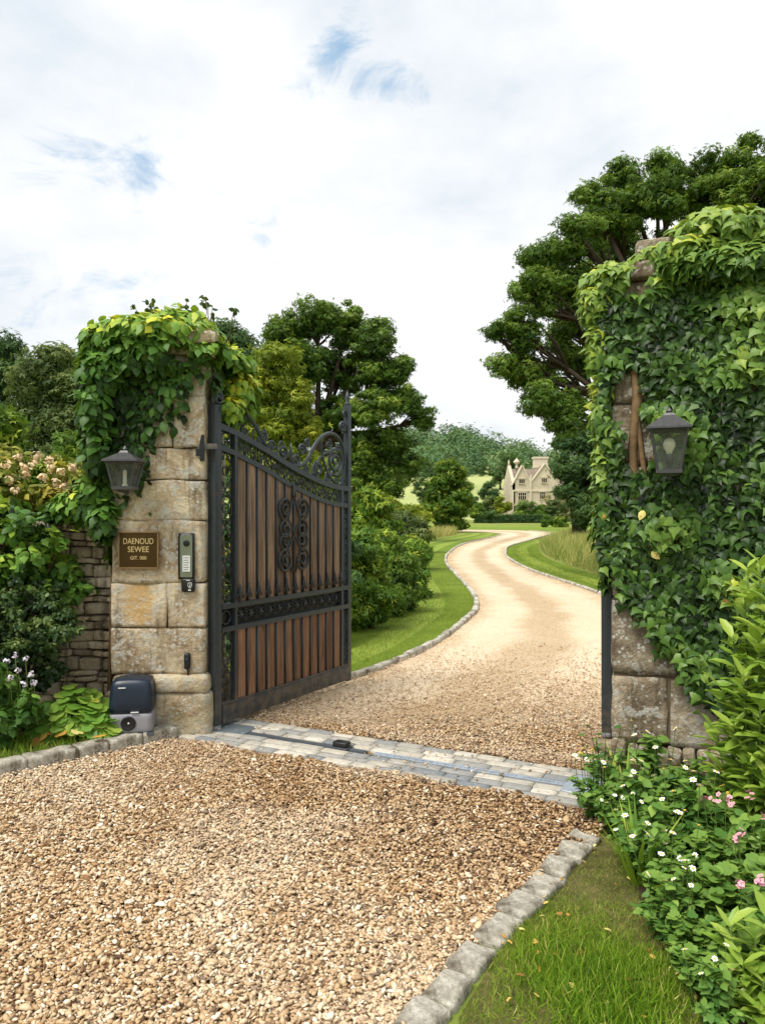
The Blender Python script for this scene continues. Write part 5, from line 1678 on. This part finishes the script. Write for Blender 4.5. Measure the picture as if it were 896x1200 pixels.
# ------------------------------------------------------------ right flower bed
def petals(mb, c, r, n, axis, tint=.5, w=.5, mi=0):
    axis = np.array(axis, float) / np.linalg.norm(axis)
    a = np.cross(axis, [0, 0, 1.0]) if abs(axis[2]) < .9 else np.cross(axis, [1.0, 0, 0]); a /= np.linalg.norm(a); b = np.cross(axis, a)
    for k in range(n):
        t0 = 2 * PI * k / n + random.uniform(-.1, .1)
        d = a * math.cos(t0) + b * math.sin(t0); s = np.cross(axis, d)
        c_ = np.array(c); q = r * random.uniform(.85, 1.1)
        mb.add([c_ + d * q * .1, c_ + d * q * .6 + s * q * w * .5 + axis * q * .12, c_ + d * q + axis * q * .05, c_ + d * q * .6 - s * q * w * .5 + axis * q * .12], [[0, 1, 2, 3]], tint, mi)


def herb(name, label, cat_, loc, w, h, nleaf, size, shape, mat, nfl=0, fl='white', group=None, tc=.5, spread=1.0, flh=1.15):
    t = thing(name, label, cat_, loc, random.uniform(0, 6.28), group)
    ns = max(5, nleaf // 26)
    m = MB(); P, N, T, tt = [], [], [], []
    for k in range(ns):
        a = rng.random() * 2 * PI; r = w * rng.random() ** .6 * spread; hh_ = h * (1 - .45 * (r / w) ** 2) * rng.uniform(.7, 1.1)
        e = np.array([r * math.cos(a), r * math.sin(a), hh_]); mid = np.array([e[0] * .45, e[1] * .45, hh_ * .6])
        m.tube([(e[0] * .15, e[1] * .15, -.005), mid, e], [.004, .003, .0015], 5)
        q = nleaf // ns
        f = rng.random(q) ** .7
        p = np.where(f[:, None] < .5, mid * (f[:, None] * 2), mid + (e - mid) * (f[:, None] * 2 - 1))
        az = rng.random(q) * 2 * PI
        d = np.stack([np.cos(az), np.sin(az), rng.uniform(-.1, .5, q)], 1)
        P.append(p); T.append(d); N.append(UP * 1.1 + .35 * d * 0 + .35 * rng.normal(size=(q, 3))); tt.append(tc - .12 + .28 * f + .12 * rng.normal(size=q))
    P, N, T, tt = map(np.concatenate, (P, N, T, tt))
    leaf_obj('foliage', P, N, T, size * rng.uniform(.6, 1.25, len(P)), shape, tt, mat, t)
    m.build('stem', M['stem_green'], t)
    for k in range(nfl):
        a = rng.random() * 2 * PI; r = w * rng.random() ** .5
        c = np.array([r * math.cos(a), r * math.sin(a), h * rng.uniform(.75, flh)])
        m = MB(); m.tube([(c[0] * .7, c[1] * .7, h * .3), (c[0] * .9, c[1] * .9, c[2] * .7), c], .0018, 4); fs = m.build('flower_stem', M['stem_green'], t)
        m = MB(); ax = np.array([rng.normal() * .4, rng.normal() * .4, 1])
        if fl == 'white': petals(m, c, .017, 7, ax, .5, .6); m.lathe(c, [(.006, 0), (.006, .003), (.002, .005)], 7, None, .5, 1)
        elif fl == 'pink':
            for j in range(4): petals(m, c + rng.normal(size=3) * .008, .014, 5, ax + rng.normal(size=3) * .6, .5, .9)
        else: petals(m, c, .015, 5, ax, .5, .9)
        m.build('flower', [M['petal_white'] if fl == 'white' else M['petal_pink'] if fl == 'pink' else M['petal_yellow'], M['petal_yellow']], fs)
    return t


# the white flowered plants fill most of the bed; a few kinds are mixed in
kinds = {}
wp = [(1.10, 3.98, .10), (1.22, 3.72, .13), (1.18, 3.42, .14), (1.36, 3.95, .14), (1.50, 4.25, .16), (1.30, 4.28, .12), (1.15, 3.16, .13), (1.42, 3.55, .15), (1.62, 3.95, .15), (1.16, 2.92, .12), (1.06, 2.86, .10), (1.10, 3.32, .11), (1.17, 3.62, .11), (1.02, 2.36, .09), (1.14, 3.80, .09)]
src = None
for i, (x, y, r) in enumerate(wp):
    if i < 3:
        o = herb('daisy_plant', 'leafy green plant dotted with small white flowers in the right bed', 'flowering plant', (x, y, .01), .16, .30, 300, .052, 'ovate', M['herb'], 5, 'white', 'white flowered plants in the right bed', .5)
        kinds[i] = o
    else:
        o = copy_tree(kinds[i % 3]); place(o, (x, y, .01), random.uniform(0, 6.28), r / .14)
gp_ = [(1.40, 3.20, .17), (1.30, 2.86, .14), (1.58, 3.55, .18), (1.28, 3.55, .14), (1.47, 2.92, .17), (1.72, 3.75, .18), (1.38, 3.74, .14), (1.24, 3.04, .12), (1.6, 3.2, .18), (1.08, 2.70, .11), (1.04, 2.52, .10), (1.10, 3.02, .11), (1.20, 2.62, .12), (1.30, 2.62, .12), (1.14, 3.52, .10)]
for i, (x, y, r) in enumerate(gp_):
    if i < 3:
        o = herb('leafy_plant', 'bushy clump of rounded mid green leaves in the right bed', 'plant', (x, y, .01), .17, .28, 380, .052, 'round', M['herb'], 0, 'x', 'leafy clumps in the right bed', .55)
        kinds[10 + i] = o
    else:
        o = copy_tree(kinds[10 + i % 3]); place(o, (x, y, .01), random.uniform(0, 6.28), r / .16)
for i, (x, y) in enumerate(((1.52, 3.40), (1.34, 2.74), (1.44, 3.05))):
    herb('pink_flower', ['plant with pale pink flower heads among the leaves at the right edge', 'low plant with deep pink flowers near the bottom right corner', 'plant with a few pink flowers amid rounded leaves'][i], 'flowering plant', (x, y, .01), .11, .34, 80, .06, 'ovate', M['herb'], [5, 3, 3][i], 'pink')
for i, (x, y) in enumerate(((1.60, 3.62), (1.13, 4.12))):
    herb('yellow_flower', ['plant with tiny yellow flowers at the right edge of the bed', 'small yellow flowered plant at the foot of the ivy pillar'][i], 'flowering plant', (x, y, .01), .10, .32, 70, .05, 'ovate', M['herb'], 5, 'yellow')
# thin wiry stems leaning over the gravel
t = thing('wispy_weed', 'thin dark stemmed weed with sparse leaves leaning over the gravel', 'weed', (1.16, 4.02, 0))
m = MB(); P = []
for k in range(9):
    e = np.array([rng.uniform(-.16, .12), rng.uniform(-.12, .1), rng.uniform(.26, .48)])
    pts_ = [np.array([.02 * rng.normal(), .02 * rng.normal(), 0]), e * np.array([.35, .35, .55]), e]
    m.tube(pts_, [.003, .0022, .0012], 4)
    for f in np.linspace(.45, 1, 5): P.append(pts_[1] + (e - pts_[1]) * (f * 2 - 1) if f > .5 else pts_[1] * f * 2)
m.build('stem', M['bark'], t)
P = np.array(P); leaf_obj('foliage', P, UP + .6 * rng.normal(size=(len(P), 3)), rng.normal(size=(len(P), 3)) + UP * .5, .038, 'ovate', .3 + .2 * rng.normal(size=len(P)), M['herb'], t)

# tall grass blades rising out of the bed
for lab, (x, y), n in (('arching grass tuft with long blades at the edge of the flower bed', (1.10, 3.30), 26), ('second wiry grass tuft nearer the ivy pillar', (1.30, 4.10), 22)):
    t = thing('grass_tuft', lab, 'grass', (x, y, 0))
    a = rng.random(n) * 2 * PI
    T = np.stack([np.cos(a) * .5, np.sin(a) * .5, np.ones(n)], 1)
    leaf_obj('foliage', np.stack([.03 * np.cos(a), .03 * np.sin(a), np.zeros(n)], 1), np.stack([np.cos(a), np.sin(a), -.4 * np.ones(n)], 1), T, rng.uniform(.2, .42, n), 'blade', .6 + .2 * rng.normal(size=n), M['grass'], t)
    m = MB(); m.lathe((0, 0, -.01), [(.03, 0), (.02, .03), (.005, .05)], 8); m.build('crown', M['stem_green'], t, True)


def whorl_shrub(name, label, base, shoots, nper, size, mat, tc, cat_='shrub'):
    t = thing(name, label, cat_, base)
    b = np.array(base); m = MB(); P, N, T, tt, S = [], [], [], [], []
    for e in shoots:
        e = np.array(e) - b
        k0 = np.array([e[0] * .25, e[1] * .25, 0]); mid = np.array([e[0] * .75, e[1] * .75, e[2] * .6])
        m.tube([k0, mid, e], [.008, .006, .003], 5)
        for j in range(nper):
            f = 1 - (j / nper) ** 1.1 * .62
            p = mid + (e - mid) * (f * 2 - 1) if f > .5 else mid * f * 2
            az = j * 2.4 + rng.normal() * .3
            lift = .15 + .9 * f ** 6
            d = np.array([math.cos(az), math.sin(az), lift])
            P.append(p); T.append(d); N.append(np.array([-math.cos(az) * lift, -math.sin(az) * lift, 1.0]) + .2 * rng.normal(size=3)); tt.append(tc - .2 + .4 * f + .1 * rng.normal()); S.append(size * rng.uniform(.7, 1.15))
    leaf_obj('foliage', np.array(P), np.array(N), np.array(T), np.array(S), 'lance', np.array(tt), mat, t)
    m.build('stem', M['stem_green'], t, True)
    return t


sh = []
for (px, py, Y) in ((890, 655, 3.75), (905, 690, 3.6), (872, 700, 3.8), (888, 735, 3.6), (858, 745, 3.75), (910, 770, 3.5), (870, 790, 3.6), (845, 805, 3.75), (890, 825, 3.5), (860, 850, 3.6), (905, 860, 3.45), (838, 860, 3.8), (880, 890, 3.5),
                    (920, 720, 3.7), (925, 640, 3.8), (915, 820, 3.7), (930, 880, 3.6), (895, 780, 3.7), (850, 905, 3.7), (880, 930, 3.5), (875, 665, 3.9), (900, 910, 3.4), (865, 825, 3.75), (895, 705, 3.75)):
    sh.append(at(px, py, Y))
whorl_shrub('laurel_shrub', 'tall shrub with fresh lance shaped leaves at the right edge before the ivy', (1.80, 3.68, 0), sh, 26, .13, M['laurel'], .43)
sh = [at(px, py, Y) for (px, py, Y) in ((855, 1085, 2.55), (885, 1100, 2.5), (870, 1130, 2.45), (845, 1150, 2.45), (895, 1150, 2.4), (865, 1175, 2.4), (905, 1080, 2.5), (890, 1185, 2.35), (912, 1130, 2.45))]
whorl_shrub('lance_leaf_plant', 'pale lime green plant with big pointed leaves in the bottom right corner', (1.18, 2.45, 0), sh, 13, .10, M['laurel'], .45, 'plant')

# fallen petals and dry leaves on turf, soil and gravel edge
P = np.c_[rng.uniform(.3, 1.15, 90), rng.uniform(2.3, 3.9, 90), np.full(90, .035)]
P = P[inside(P, turf_poly + [(1.2, 2.0)])]
n = len(P)
tag(leaf_obj('leaf_litter', P, UP + .5 * rng.normal(size=(n, 3)), rng.normal(size=(n, 3)), rng.uniform(.012, .036, n), 'ovate', rng.random(n), M['dead_leaf']), kind='stuff')
